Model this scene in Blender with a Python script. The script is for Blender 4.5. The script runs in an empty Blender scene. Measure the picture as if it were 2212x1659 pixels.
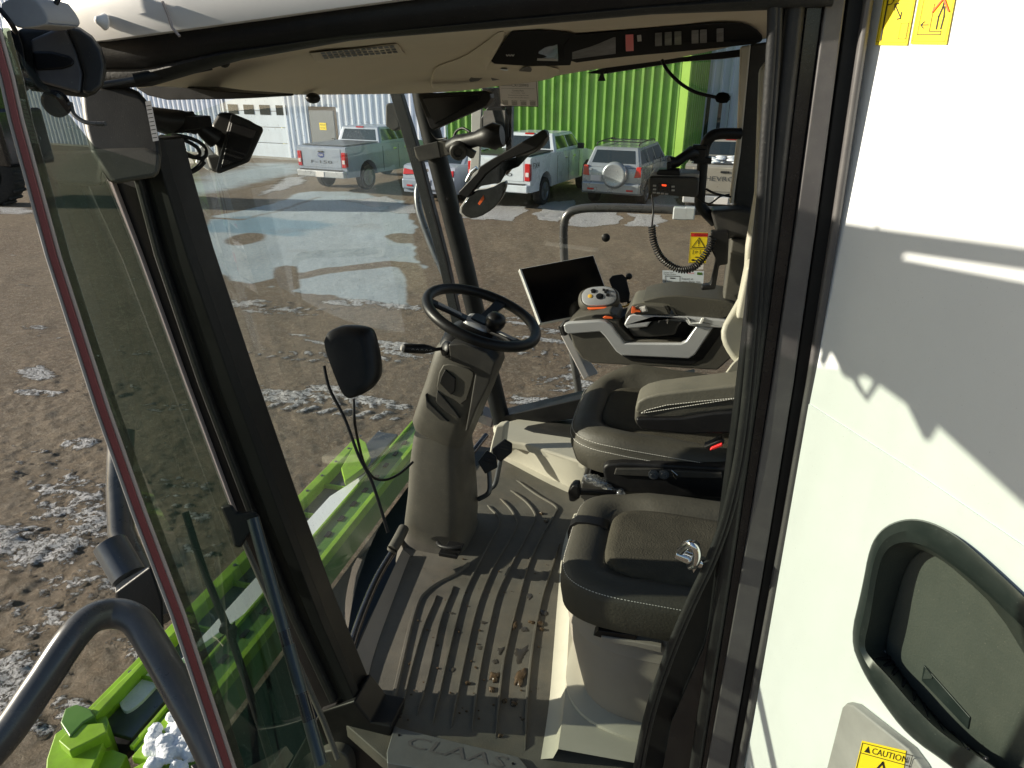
import bpy, bmesh, math, random
import numpy as np
from mathutils import Vector, Matrix, noise
random.seed(7); rng=np.random.default_rng(5)
V=Vector
scene=bpy.context.scene
COL=scene.collection
# ---------------------------------------------------------------- camera model (reference frame 2212 x 1659)
F=1450.0; PITCH=math.radians(24.5); YAW=math.radians(15)
GZ=-3.5; FZ=-1.65
cp,sp=math.cos(PITCH),math.sin(PITCH); cy,sy=math.cos(YAW),math.sin(YAW)
RIGHT=V((cy,sy,0)); FH=V((-sy,cy,0))
FWD=FH*cp+V((0,0,-sp)); UP=FH*sp+V((0,0,cp))
def D(px,py): return FWD+RIGHT*((px-1106)/F)-UP*((py-829.5)/F)
def T(px,py,t): return D(px,py)*t
def PY(px,py,y): d=D(px,py); return d*(y/d.y)
def PX(px,py,x): d=D(px,py); return d*(x/d.x)
def PZ(px,py,z): d=D(px,py); return d*(z/d.z)
def PP(px,py,o,n): d=D(px,py); return d*(o.dot(n)/d.dot(n))
cam=bpy.data.cameras.new('camera'); camo=bpy.data.objects.new('camera',cam); COL.objects.link(camo)
cam.sensor_fit='HORIZONTAL'; cam.sensor_width=36; cam.lens=36*F/2212; cam.clip_start=.02; cam.clip_end=3000
m=Matrix((RIGHT,UP,-FWD)).transposed(); camo.matrix_world=m.to_4x4()
scene.camera=camo
# ---------------------------------------------------------------- materials
def mat(name,col,rough=.5,metal=0,bump=0,bscale=60,var=0,vscale=8,spec=.5,coat=0,emit=None,estr=1,dust=0,dustcol=(.42,.38,.3),mottle=None):
    M=bpy.data.materials.new(name); M.use_nodes=True; nt=M.node_tree; b=nt.nodes['Principled BSDF']
    N=nt.nodes.new; L=nt.links.new
    b.inputs['Base Color'].default_value=(*col,1); b.inputs['Roughness'].default_value=rough; b.inputs['Metallic'].default_value=metal
    b.inputs['Specular IOR Level'].default_value=spec; b.inputs['Coat Weight'].default_value=coat
    tc=N('ShaderNodeTexCoord')
    src=None
    if var>0:
        n=N('ShaderNodeTexNoise'); n.inputs['Scale'].default_value=vscale; n.inputs['Detail'].default_value=6; n.inputs['Roughness'].default_value=.65; L(tc.outputs['Object'],n.inputs['Vector'])
        r=N('ShaderNodeMapRange'); r.inputs[1].default_value=.3; r.inputs[2].default_value=.7; r.inputs[3].default_value=1-var; r.inputs[4].default_value=1+var; L(n.outputs[0],r.inputs[0])
        mx=N('ShaderNodeVectorMath'); mx.operation='SCALE'; mx.inputs[0].default_value=col; L(r.outputs[0],mx.inputs['Scale']); src=mx.outputs[0]
        L(src,b.inputs['Base Color'])
        r2=N('ShaderNodeMapRange'); r2.inputs[1].default_value=.3; r2.inputs[2].default_value=.7; r2.inputs[3].default_value=max(.02,rough-.1); r2.inputs[4].default_value=min(1,rough+.1); L(n.outputs[0],r2.inputs[0]); L(r2.outputs[0],b.inputs['Roughness'])
    if dust>0:
        n=N('ShaderNodeTexNoise'); n.inputs['Scale'].default_value=vscale*1.7; n.inputs['Detail'].default_value=8; n.inputs['Roughness'].default_value=.75; L(tc.outputs['Object'],n.inputs['Vector'])
        n3=N('ShaderNodeTexNoise'); n3.inputs['Scale'].default_value=420; n3.inputs['Detail'].default_value=1; L(tc.outputs['Object'],n3.inputs['Vector'])
        sp_=N('ShaderNodeMapRange'); sp_.inputs[1].default_value=.73; sp_.inputs[2].default_value=.80; sp_.inputs[4].default_value=min(.7,dust*5); L(n3.outputs[0],sp_.inputs[0])
        r=N('ShaderNodeMapRange'); r.inputs[1].default_value=.45; r.inputs[2].default_value=.8; r.inputs[3].default_value=0; r.inputs[4].default_value=dust; L(n.outputs[0],r.inputs[0])
        ad=N('ShaderNodeMath'); ad.operation='MAXIMUM'; L(r.outputs[0],ad.inputs[0]); L(sp_.outputs[0],ad.inputs[1])
        mi=N('ShaderNodeMix'); mi.data_type='RGBA'; L(ad.outputs[0],mi.inputs[0])
        if src: L(src,mi.inputs[6])
        else: mi.inputs[6].default_value=(*col,1)
        mi.inputs[7].default_value=(*dustcol,1); L(mi.outputs[2],b.inputs['Base Color'])
    if bump>0:
        n2=N('ShaderNodeTexNoise'); n2.inputs['Scale'].default_value=bscale; n2.inputs['Detail'].default_value=3; L(tc.outputs['Object'],n2.inputs['Vector'])
        bp=N('ShaderNodeBump'); bp.inputs['Strength'].default_value=bump; bp.inputs['Distance'].default_value=.002; L(n2.outputs[0],bp.inputs['Height']); L(bp.outputs[0],b.inputs['Normal'])
    if emit: b.inputs['Emission Color'].default_value=(*emit,1); b.inputs['Emission Strength'].default_value=estr
    return M
M={}
def A(k,*a,**kw): M[k]=mat(k,*a,**kw)
A('beige',(.30,.27,.235),.62,bump=.25,bscale=500,var=.07,vscale=5,dust=.12)
A('beige_light',(.44,.42,.35),.6,bump=.2,bscale=500,var=.05,vscale=5,dust=.2,dustcol=(.35,.31,.24))
A('headliner',(.66,.585,.46),.8,bump=.3,bscale=700,var=.05,vscale=4)
A('floor_rubber',(.10,.095,.08),.65,bump=.4,bscale=300,var=.3,vscale=6,dust=.55,dustcol=(.17,.14,.10))
A('column',(.068,.063,.052),.58,bump=.25,bscale=600,var=.07,vscale=6,dust=.12,dustcol=(.3,.28,.22))
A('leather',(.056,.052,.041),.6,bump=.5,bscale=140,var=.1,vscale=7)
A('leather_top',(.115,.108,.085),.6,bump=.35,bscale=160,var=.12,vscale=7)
A('leather_light',(.40,.385,.32),.5,bump=.3,bscale=320,var=.06,vscale=7)
A('fabric',(.056,.051,.039),.92,bump=1,bscale=230,var=.22,vscale=14,spec=.2)
A('thread',(.65,.63,.58),.7)
A('sill',(.17,.175,.175),.4,metal=.3,var=.1,dust=.1)
A('black',(.008,.008,.009),.42,spec=.3,bump=.2,bscale=400,var=.1,dust=.02)
A('black_gloss',(.010,.011,.014),.14,dust=.05,spec=.6)
A('rubber',(.008,.009,.010),.6,bump=.3,bscale=200,var=.15,dust=.10,dustcol=(.2,.18,.15))
A('mirror_dark',(.10,.11,.12),.06,metal=1,var=.5,vscale=14)
A('pillar_paint',(.009,.010,.011),.48,var=.08,dust=.03,dustcol=(.22,.21,.19),spec=.25)
A('pillar_grey',(.105,.10,.102),.4,var=.08,dust=.22,dustcol=(.3,.29,.26))
A('dark_plastic',(.026,.025,.023),.5,bump=.12,bscale=400,var=.1,dust=.06)
A('silver',(.50,.51,.53),.33,metal=.35,var=.04)
A('chrome',(.75,.76,.78),.12,metal=1)
A('steel_dark',(.10,.11,.125),.33,metal=.5,var=.1,dust=.12)
A('steel_rail',(.095,.097,.10),.3,metal=.4,var=.1,dust=.1)
A('white_panel',(.82,.85,.86),.36,var=.02,vscale=3,dust=.07,dustcol=(.35,.35,.33),coat=.25,bump=.06,bscale=6)
A('white_roof',(.80,.79,.78),.4,var=.03,vscale=5)
A('white_alu',(.82,.82,.80),.35,metal=.2)
A('orange',(.85,.14,.03),.45)
A('red',(.75,.03,.03),.4)
A('red_strip',(.20,.05,.055),.5,var=.1)
A('pink_grey',(.42,.36,.34),.5,var=.08)
A('yellow_btn',(.85,.5,.06),.4)
A('sticker_yellow',(.95,.72,.02),.45)
A('ink',(.02,.018,.015),.5)
A('paper',(.72,.68,.66),.8,var=.03)
A('paper_blue',(.70,.76,.82),.6)
A('recess',(.045,.055,.05),.45,bump=.3,bscale=300,var=.06,dust=.08)
A('recess_rim',(.018,.026,.025),.35,var=.06,dust=.10,dustcol=(.25,.27,.25))
A('recess_floor',(.062,.072,.062),.6,bump=.3,bscale=300,var=.05,dust=.06)
A('lime',(.23,.42,.02),.4,var=.18,vscale=6,dust=.5,dustcol=(.16,.17,.06))
A('lime_dark',(.075,.18,.025),.4,var=.15,vscale=4,dust=.3,dustcol=(.2,.2,.12))
A('snow',(.82,.85,.88),.8,bump=1,bscale=160,var=.06,vscale=60)
A('grey_plate',(.36,.35,.34),.6,var=.15,vscale=10)
A('mirror_glass',(.75,.8,.85),.03,metal=1)
A('screen',(.004,.004,.005),.15,spec=.5)
A('mic_foam',(.007,.007,.007),.95,spec=.08)
A('bag',(.55,.58,.6),.15,spec=.8)
A('mud',(.075,.05,.028),.3,bump=1,bscale=90,var=.3,vscale=30)
A('wet',(.055,.05,.043),.22,var=.15)
# outside
A('metal_white',(.66,.72,.82),.4,var=.04,vscale=1)
A('metal_green',(.19,.38,.07),.45,var=.14,vscale=1.2,dust=.12,dustcol=(.35,.42,.2))
A('metal_lime',(.40,.66,.12),.4,var=.05,vscale=1)
A('door_white',(.55,.62,.72),.5,var=.05,vscale=1)
A('door_grey',(.16,.17,.18),.5,var=.05)
A('bollard',(.78,.70,.30),.5,var=.06)
A('concrete',(.3,.29,.27),.9,var=.1,vscale=3)
A('tyre',(.018,.018,.018),.85,bump=.6,bscale=40,dust=.25,dustcol=(.12,.10,.08))
A('rim',(.32,.33,.35),.3,metal=.8)
A('car_silver',(.30,.345,.43),.38,metal=.15,var=.05,vscale=1.5,coat=.15,dust=.35,dustcol=(.30,.28,.25))
A('car_white',(.62,.68,.74),.3,var=.04,vscale=1.5,coat=.6,dust=.35,dustcol=(.30,.28,.25))
A('car_grey',(.34,.37,.39),.3,metal=.45,var=.06,vscale=1.5,coat=.6,dust=.35,dustcol=(.30,.28,.25))
A('car_tan',(.42,.39,.34),.35,metal=.35,var=.08,vscale=1.5,coat=.5,dust=.3)
A('car_glass',(.02,.028,.03),.05,spec=1)
A('car_black',(.02,.02,.022),.45)
A('tail_red',(.5,.015,.015),.2,coat=.5)
A('tail_clear',(.7,.65,.65),.2,coat=.5)
A('wood_white',(.6,.6,.57),.7,var=.1)
A('led_red',(.5,.02,.01),.4,emit=(1,.08,.02),estr=.8)
def glassmat(name,tint,refl=1.0,dirt=.1,dcol=(.5,.5,.45),fr=1.45,film=0.,fcol=(.1,.2,.15)):
    m_=bpy.data.materials.new(name); m_.use_nodes=True; nt=m_.node_tree; nt.nodes.clear(); N=nt.nodes.new; L=nt.links.new
    out=N('ShaderNodeOutputMaterial'); tr=N('ShaderNodeBsdfTransparent'); tr.inputs[0].default_value=(*tint,1)
    gl=N('ShaderNodeBsdfGlossy'); gl.inputs['Roughness'].default_value=.02; gl.inputs[0].default_value=(1,1,1,1)
    lw=N('ShaderNodeLayerWeight'); lw.inputs[0].default_value=.5; pw=N('ShaderNodeMath'); pw.operation='POWER'; pw.inputs[1].default_value=4.; L(lw.outputs['Facing'],pw.inputs[0]); f=N('ShaderNodeMapRange'); f.inputs[3].default_value=.045*refl; f.inputs[4].default_value=.75*refl; L(pw.outputs[0],f.inputs[0]); m1=N('ShaderNodeMixShader'); L(f.outputs[0],m1.inputs[0]); L(tr.outputs[0],m1.inputs[1]); L(gl.outputs[0],m1.inputs[2])
    df=N('ShaderNodeBsdfDiffuse'); df.inputs[0].default_value=(*dcol,1)
    tc=N('ShaderNodeTexCoord'); n=N('ShaderNodeTexNoise'); n.inputs['Scale'].default_value=170; n.inputs['Detail'].default_value=2; L(tc.outputs['Object'],n.inputs[0])
    r=N('ShaderNodeMapRange'); r.inputs[1].default_value=.69; r.inputs[2].default_value=.75; r.inputs[4].default_value=.7; L(n.outputs[0],r.inputs[0])
    mp=N('ShaderNodeMapping'); mp.inputs['Scale'].default_value=(9,9,1.6); L(tc.outputs['Object'],mp.inputs[0])
    n2=N('ShaderNodeTexNoise'); n2.inputs['Scale'].default_value=3; n2.inputs['Detail'].default_value=9; n2.inputs['Roughness'].default_value=.75; L(mp.outputs[0],n2.inputs[0])
    r2=N('ShaderNodeMapRange'); r2.inputs[1].default_value=.42; r2.inputs[2].default_value=.8; r2.inputs[4].default_value=dirt; L(n2.outputs[0],r2.inputs[0])
    ad=N('ShaderNodeMath'); ad.operation='MAXIMUM'; L(r.outputs[0],ad.inputs[0]); L(r2.outputs[0],ad.inputs[1])
    mu=N('ShaderNodeMath'); mu.operation='MULTIPLY'; mu.inputs[1].default_value=min(1,dirt*6); L(ad.outputs[0],mu.inputs[0])
    m2=N('ShaderNodeMixShader'); L(mu.outputs[0],m2.inputs[0]); L(m1.outputs[0],m2.inputs[1]); L(df.outputs[0],m2.inputs[2])
    if film>0:
        d2=N('ShaderNodeBsdfTranslucent'); d2.inputs[0].default_value=(*fcol,1); m3=N('ShaderNodeMixShader'); m3.inputs[0].default_value=film
        L(m2.outputs[0],m3.inputs[1]); L(d2.outputs[0],m3.inputs[2]); L(m3.outputs[0],out.inputs[0])
    else: L(m2.outputs[0],out.inputs[0])
    M[name]=m_
glassmat('glass',(.93,.97,.94),dirt=.13,dcol=(.5,.49,.42),film=.007,fcol=(.50,.62,.66))
glassmat('glass_side',(.95,.98,.96),dirt=.025)
glassmat('bag_film',(.8,.82,.84),refl=3,dirt=.25,dcol=(.6,.62,.65),film=.18,fcol=(.5,.52,.55))
glassmat('glass_door',(.45,.505,.455),dirt=.13,dcol=(.28,.36,.31),film=.010,fcol=(.12,.34,.24))
# ---------------------------------------------------------------- mesh builder
class MB:
    def __init__(s): s.v=[]; s.f=[]; s.sm=[]
    def add(s,vs,fs,smooth=False):
        o=len(s.v); s.v+= [V(a) for a in vs]
        for f in fs: s.f.append(tuple(i+o for i in f)); s.sm.append(smooth)
        return s
    def box(s,c,size,R=None):
        c=V(c); h=V(size)/2; vs=[]
        for x in(-1,1):
            for y in(-1,1):
                for z in(-1,1):
                    p=V((x*h.x,y*h.y,z*h.z)); p=(R@p if R else p); vs.append(c+p)
        return s.add(vs,[(0,1,3,2),(4,6,7,5),(0,4,5,1),(2,3,7,6),(0,2,6,4),(1,5,7,3)])
    def prism(s,pts,ext):
        ext=V(ext); n=len(pts); pts=[V(p) for p in pts]
        nn=V((0,0,0))
        for i in range(n): nn+=pts[i].cross(pts[(i+1)%n])
        if nn.dot(ext)>0: pts=pts[::-1]
        vs=pts+[p+ext for p in pts]
        fs=[tuple(range(n)),tuple(range(2*n-1,n-1,-1))]+[(i,i+n,(i+1)%n+n,(i+1)%n)for i in range(n)]
        return s.add(vs,fs)
    def quad(s,a,b,c,d): return s.add([a,b,c,d],[(0,1,2,3)])
    def loft(s,rings,closed=True,caps=True,smooth=True):
        n=len(rings[0]); vs=[p for r in rings for p in r]; fs=[]
        for j in range(len(rings)-1):
            for i in range(n if closed else n-1):
                k=(i+1)%n; fs.append((j*n+i,j*n+k,(j+1)*n+k,(j+1)*n+i))
        s.add(vs,fs,smooth)
        if caps and closed:
            o=len(s.v)-len(vs)
            s.f.append(tuple(o+i for i in range(n-1,-1,-1))); s.sm.append(False)
            s.f.append(tuple(o+(len(rings)-1)*n+i for i in range(n))); s.sm.append(False)
        return s
    def tube(s,pts,r,seg=12,caps=True,closed=False):
        pts=[V(p) for p in pts]; n=len(pts)
        rr=r if isinstance(r,(list,tuple)) else [r]*n
        up=None; rings=[]
        for i,p in enumerate(pts):
            if closed: d=(pts[(i+1)%n]-pts[i-1])
            else: d=(pts[min(i+1,n-1)]-pts[max(i-1,0)])
            if d.length<1e-9: d=V((0,0,1))
            d.normalize()
            if up is None:
                a=V((0,0,1)) if abs(d.z)<.9 else V((1,0,0)); up=(a-d*a.dot(d)).normalized()
            else: up=(up-d*up.dot(d)).normalized()
            w=d.cross(up)
            rings.append([p+(up*math.cos(2*math.pi*k/seg)+w*math.sin(2*math.pi*k/seg))*rr[i] for k in range(seg)])
        if closed: rings.append(rings[0])
        return s.loft(rings,True,caps and not closed)
    def lathe(s,c,axis,prof,seg=24):
        axis=V(axis).normalized(); a=V((0,0,1)) if abs(axis.z)<.9 else V((1,0,0)); u=(a-axis*a.dot(axis)).normalized(); w=axis.cross(u); c=V(c)
        return s.loft([[c+axis*h+(u*math.cos(2*math.pi*k/seg)+w*math.sin(2*math.pi*k/seg))*max(r,1e-4) for k in range(seg)] for r,h in prof])
    def ball(s,c,r,seg=16,sc=(1,1,1),R=None):
        rings=[]; c=V(c)
        for j in range(seg//2+1):
            t=math.pi*j/(seg//2); ring=[]
            for k in range(seg):
                f=2*math.pi*k/seg; p=V((math.sin(t)*math.cos(f)*sc[0],math.sin(t)*math.sin(f)*sc[1],math.cos(t)*sc[2]))*r
                if R: p=R@p
                ring.append(c+p)
            rings.append(ring)
        return s.loft(rings,True,False)
def cat(pts,n=6,closed=False):
    pts=[V(p) for p in pts]; o=[]; N_=len(pts)
    rng_=range(N_ if closed else N_-1)
    for i in rng_:
        g=(lambda k: pts[k%N_]) if closed else (lambda k: pts[max(0,min(N_-1,k))])
        a,b,c,d=g(i-1),g(i),g(i+1),g(i+2)
        for j in range(n):
            t=j/n; o.append(.5*((2*b)+(c-a)*t+(2*a-5*b+4*c-d)*t*t+(3*b-a-3*c+d)*t**3))
    if not closed: o.append(pts[-1])
    return o
def chai(pts,it=2,closed=True):
    pts=[V(p) for p in pts]
    for _ in range(it):
        o=[]; n=len(pts)
        if closed:
            for i in range(n): a,b=pts[i],pts[(i+1)%n]; o+=[a*.75+b*.25,a*.25+b*.75]
        else:
            o=[pts[0]]
            for i in range(n-1): a,b=pts[i],pts[i+1]; o+=[a*.75+b*.25,a*.25+b*.75]
            o.append(pts[-1])
        pts=o
    return pts
def wl(p): 
    v=V((0,0,0))
    while p is not None: v+=V(p.location); p=p.parent
    return v
def obj(name,mb,m,parent=None,bev=0,seg=2,sub=0,loc=None,ang=35):
    me=bpy.data.meshes.new(name); off=wl(parent)
    if parent is None and loc is None and mb.v:
        xs=[p.x for p in mb.v]; ys=[p.y for p in mb.v]; loc=V(((min(xs)+max(xs))/2,(min(ys)+max(ys))/2,min(p.z for p in mb.v)))
    o=bpy.data.objects.new(name,me)
    if parent is None: off=V(loc); o.location=off
    me.from_pydata([tuple(p-off) for p in mb.v],[],mb.f); me.polygons.foreach_set('use_smooth',mb.sm)
    me.materials.append(M[m] if isinstance(m,str) else m)
    COL.objects.link(o)
    if parent is not None: o.parent=parent
    if bev:
        b=o.modifiers.new('bevel','BEVEL'); b.width=bev; b.segments=seg; b.limit_method='ANGLE'; b.angle_limit=math.radians(ang); b.harden_normals=True
        me.polygons.foreach_set('use_smooth',[True]*len(me.polygons))
        me.set_sharp_from_angle(angle=math.radians(55))
    elif any(mb.sm): me.set_sharp_from_angle(angle=math.radians(52))
    if sub:
        b=o.modifiers.new('sub','SUBSURF'); b.levels=sub; b.render_levels=sub
    me.update()
    return o
def thing(name,label,cat_,loc=(0,0,0),group=None):
    o=bpy.data.objects.new(name,None); COL.objects.link(o); o.location=loc; o['label']=label; o['category']=cat_; o.empty_display_size=.1
    if group: o['group']=group
    return o
def tag(o,label,cat_,group=None):
    o['label']=label; o['category']=cat_
    if group: o['group']=group
    return o
def struct(o): o['kind']='structure'; return o
def slab(name,m,parent,pts,y,th,bev=.004,ch=0,seg=2,neg=False):
    P=[PY(a,b,y) for a,b in pts]
    if ch: P=chai(P,ch)
    return obj(name,MB().prism(P,(0,-th if neg else th,0)),m,parent,bev,seg)
def px_slab(name,m,parent,pts,t,dirv,bev=.003,ch=0):
    """outline at depth t (number or per point), extruded by vector"""
    P=[T(a,b,t) if not isinstance(t,(list,tuple)) else T(a,b,t[i]) for i,(a,b) in enumerate(pts)]
    c=sum(P,V())/len(P); dirv=c.normalized()*V(dirv).length
    if ch: P=chai(P,ch)
    return obj(name,MB().prism(P,dirv),m,parent,bev)
def tube_px(mb,pts,r,n=6,seg=12):
    """pts=(px,py,t)"""
    return mb.tube(cat([T(*p) for p in pts],n),r,seg)
def textmesh(s):
    cu=bpy.data.curves.new('t','FONT'); cu.body=s; cu.align_x='CENTER'; cu.align_y='CENTER'; cu.resolution_u=2
    o=bpy.data.objects.new('t',cu); COL.objects.link(o); dg=bpy.context.evaluated_depsgraph_get(); dg.update()
    me=bpy.data.meshes.new_from_object(o.evaluated_get(dg)); vs=[v.co.copy() for v in me.vertices]; fs=[tuple(p.vertices) for p in me.polygons]
    bpy.data.objects.remove(o); bpy.data.curves.remove(cu); bpy.data.meshes.remove(me); return vs,fs
class Frame:
    """flat drawing frame: o bottom-left, u right, v up, n towards the viewer"""
    def __init__(s,o,u,v,lift=.001): s.o=V(o); s.u=V(u); s.v=V(v); s.n=s.u.cross(s.v).normalized(); s.lift=lift
    def p(s,a,b,k=1): return s.o+s.u*a+s.v*b+s.n*s.lift*k
    def text(s,mb,txt,cx,cy_,w,h,k=1,bold=1,shear=0):
        vs,fs=textmesh(txt)
        if not vs: return
        x0=min(v.x for v in vs);x1=max(v.x for v in vs);y0=min(v.y for v in vs);y1=max(v.y for v in vs)
        mb.add([s.p(cx+((v.x-(x0+x1)/2)+shear*(v.y-y0))/(x1-x0)*w,cy_+(v.y-(y0+y1)/2)/(y1-y0)*h,k) for v in vs],fs)
    def line(s,mb,pts,w,k=1,closed=False):
        asp=s.u.length/s.v.length
        if closed: pts=list(pts)+[pts[0]]
        for (a,b),(c,d) in zip(pts[:-1],pts[1:]):
            dx,dy=(c-a)*asp,(d-b); l=math.hypot(dx,dy) or 1; nx,ny=-dy/l*w/2/asp,dx/l*w/2
            ex,ey=dx/l*w/2/asp,dy/l*w/2
            mb.quad(s.p(a+nx-ex,b+ny-ey,k),s.p(a-nx-ex,b-ny-ey,k),s.p(c-nx+ex,d-ny+ey,k),s.p(c+nx+ex,d+ny+ey,k))
    def poly(s,mb,pts,k=1): mb.add([s.p(a,b,k) for a,b in pts],[tuple(range(len(pts)))])
    def ell(s,mb,cx,cy_,rx,ry,k=1,n=20): s.poly(mb,[(cx+rx*math.cos(6.283*i/n),cy_+ry*math.sin(6.283*i/n)) for i in range(n)],k)
def quadframe(c,y,lift=.001):
    """frame from px corners BL,BR,TL on plane Y=y"""
    bl,br,tl=[PY(a,b,y) for a,b in c]; return Frame(bl,br-bl,tl-bl,lift)
# ================================================================ GROUND
def vnoise(x,y,seed=0):
    xi=np.floor(x).astype(np.int64); yi=np.floor(y).astype(np.int64); xf=x-xi; yf=y-yi
    def h(a,b):
        n=(a*374761393+b*668265263+seed*1442695041)&0xffffffff
        n=((n^(n>>13))*1274126177)&0xffffffff
        return ((n^(n>>16))&0xffff)/65535.0
    u=xf*xf*(3-2*xf); v=yf*yf*(3-2*yf)
    return (h(xi,yi)*(1-u)+h(xi+1,yi)*u)*(1-v)+(h(xi,yi+1)*(1-u)+h(xi+1,yi+1)*u)*v
def fbm(x,y,o=4,seed=0,g=.5):
    s=0;a=1;t=0
    for i in range(o): s=s+a*vnoise(x*2**i,y*2**i,seed+i*17); t+=a; a*=g
    return s/t
def graded(lo,hi,fine,flo,fhi,grow=1.12):
    a=list(np.arange(flo,fhi,fine)); st=fine
    x=a[-1]
    while x<hi: st*=grow; x+=st; a.append(x)
    st=fine; x=flo; b=[]
    while x>lo: st*=grow; x-=st; b.append(x)
    return np.array(b[::-1]+a)
xs=graded(-400,400,.06,-13,9); xs=np.concatenate([xs[xs<-8],np.arange(-8,-1.6,.026),xs[xs>-1.59]])
ys1=[1.2]
while ys1[-1]<27: ys1.append(ys1[-1]+max(.022,.0045*ys1[-1]))
ys=np.array(ys1); st=.13; yy=ys[-1]; e=[]
while yy<500: st*=1.15; yy+=st; e.append(yy)
b=[]; st=.05; yy=1.2
while yy>-400: st*=1.2; yy-=st; b.append(yy)
ys=np.concatenate([np.array(b[::-1]),ys,np.array(e)])
X,Y=np.meshgrid(xs,ys)
near=np.clip((9-Y)/5,0,1)*np.clip((-X-.8)/2,0,1)
clod=fbm(X*5,Y*6,5,3)-.5
lump=np.maximum(0,fbm(X*2.6,Y*4.2,4,9)-.50); fine=fbm(X*16,Y*18,3,77)-.5
Zg=GZ+ .012*(fbm(X*1.3,Y*1.3,3,1)-.5)*4 + (clod*.028)*near+clod*.018*(1-near)+lump*.07*near+fine*.026*near+fine*.008*(1-near)
# tyre tracks run along X, slightly slanted
def ell_px(px,py,rx,ry,ang=0):
    c=PZ(px,py,GZ); a=PZ(px+rx,py+rx*math.tan(math.radians(ang)),GZ)-c; bb=PZ(px,py-ry,GZ)-c
    det=a.x*bb.y-a.y*bb.x; dx=X-c.x; dy=Y-c.y
    u=(dx*bb.y-dy*bb.x)/det; v=(a.x*dy-a.y*dx)/det
    return np.sqrt(u*u+v*v)
def inpoly(pts):
    P=[PZ(a,b_,GZ) for a,b_ in pts]; ins=np.zeros(X.shape,bool); n=len(P)
    wx=X+(fbm(X*1.6,Y*1.6,3,31)-.5)*.5; wy=Y+(fbm(X*1.6,Y*1.6,3,47)-.5)*.5
    for i in range(n):
        a=P[i]; c=P[(i+1)%n]
        cond=((a.y>wy)!=(c.y>wy))&(wx<(c.x-a.x)*(wy-a.y)/((c.y-a.y)+1e-12)+a.x); ins^=cond
    return ins.astype(float)
dens=np.zeros(X.shape)
def sn(px,py,rx,ry,k=1,ang=0):
    global dens
    d=ell_px(px,py,rx,ry,ang); dens=np.maximum(dens,k*np.clip(1.6-d,0,1))
# snow lying in front of the parked cars
for pts in ([(838,437),(905,443),(905,462),(830,458)],[(1003,470),(1062,440),(1135,446),(1120,475),(1003,473)],[(1152,474),(1172,440),(1235,430),(1245,455),(1200,480)],
            [(1222,488),(1240,456),(1345,456),(1330,486),(1250,490)],[(1345,488),(1370,462),(1432,462),(1430,490)],[(1380,440),(1430,415),(1470,420),(1465,450)],[(620,385),(660,375),(655,395),(560,425)],[(730,432),(838,424),(870,444),(800,446)]):
    dens=np.maximum(dens,inpoly(pts)*.95)
for a in [(520,655,60,9,.75,2),(600,672,120,8,.6,3),(745,655,60,6,.75,3),(860,662,60,8,.7,5),(780,735,60,7,.6,8),(860,750,90,10,.75,8),(800,770,90,8,.6,10),(560,745,90,9,.5,8),(640,760,60,10,.45,8),
          (590,855,75,14,.8,2),(700,850,70,16,.7,4),(800,868,110,9,.85,8),(560,830,40,10,.5,2),(690,930,60,8,.4,0),(830,940,50,10,.45,0),(650,1000,70,14,.4,0),(720,1080,60,30,.35,0),
          (1240,800,90,14,.5,8),(1210,830,80,22,.55,5),(1160,870,80,8,.7,3),(1140,690,70,6,.5,5),(1190,715,90,7,.65,6),(1215,760,60,8,.35,6),(1330,700,60,9,.3,0),(1100,640,60,5,.4,0),
          (75,708,40,6,.6,0),(80,805,40,14,.8,5),(80,850,70,9,.7,3),(180,960,50,18,.6,0),(60,620,40,7,.4,0),(170,700,40,10,.5,0),(330,600,60,12,.4,0),(300,760,70,14,.45,0),(360,880,80,14,.5,0),
          (60,1000,120,50,.42,0),(160,1090,130,80,.62,0),(60,1180,150,60,.66,0),(180,1250,120,60,.5,0),(80,1330,120,60,.5,0),(30,1480,120,90,.75,0),(130,1550,100,60,.6,0),(400,1080,90,60,.5,0),(440,1180,60,40,.45,0),(300,1400,80,50,.5,0),(20,455,60,8,.9,0),(10,495,60,6,.5,0)]:
    sn(*a)
for a in [(1250,790,30,5,.9,4),(1230,812,26,6,.9,4),(1262,828,30,7,.9,4),(1205,842,36,4,.8,4),(1150,862,60,4,.85,4),(1180,735,70,4,.9,6),(1130,700,40,3,.9,5),(1240,742,30,4,.8,5),(700,838,40,4,.9,3),(620,868,50,4,.9,3),(790,862,80,5,.95,6),(820,742,60,5,.95,9),(860,765,50,5,.9,8),(560,650,30,3,.9,3),(610,668,36,3,.9,4),(545,672,26,3,.9,3),(790,652,40,3,.9,4),(850,660,40,4,.95,4),(690,740,40,4,.85,9),(650,725,30,3,.85,9)]: sn(*a)
dens=np.maximum(dens,.16+.14*(fbm(X*.4,Y*.5,3,70)-.5)*2)+.02*near*np.clip((5.5-Y)/2,0,1)
glass_reflection=inpoly([(330,440),(352,405),(560,352),(660,345),(660,372),(560,392),(400,432),(360,470)])  # windscreen's blue-grey reflection, painted into the ground colour
glass_reflection=np.maximum(glass_reflection,inpoly([(380,500),(470,466),(600,436),(650,416),(760,412),(872,436),(885,470),(905,560),(925,655),(905,668),(780,650),(560,618),(500,600),(420,575)]))
dark=inpoly([(395,500),(470,474),(545,468),(730,482),(650,511),(540,504)])  # darker blue band within that painted reflection
br=ell_px(530,516,42,12,-8); glass_reflection=np.where(br<1,0,glass_reflection)
def blur(a,n):
    for _ in range(n): a=(a+np.roll(a,1,0)+np.roll(a,-1,0)+np.roll(a,1,1)+np.roll(a,-1,1)+np.roll(a,2,1)+np.roll(a,-2,1))/7
    return a
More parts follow.
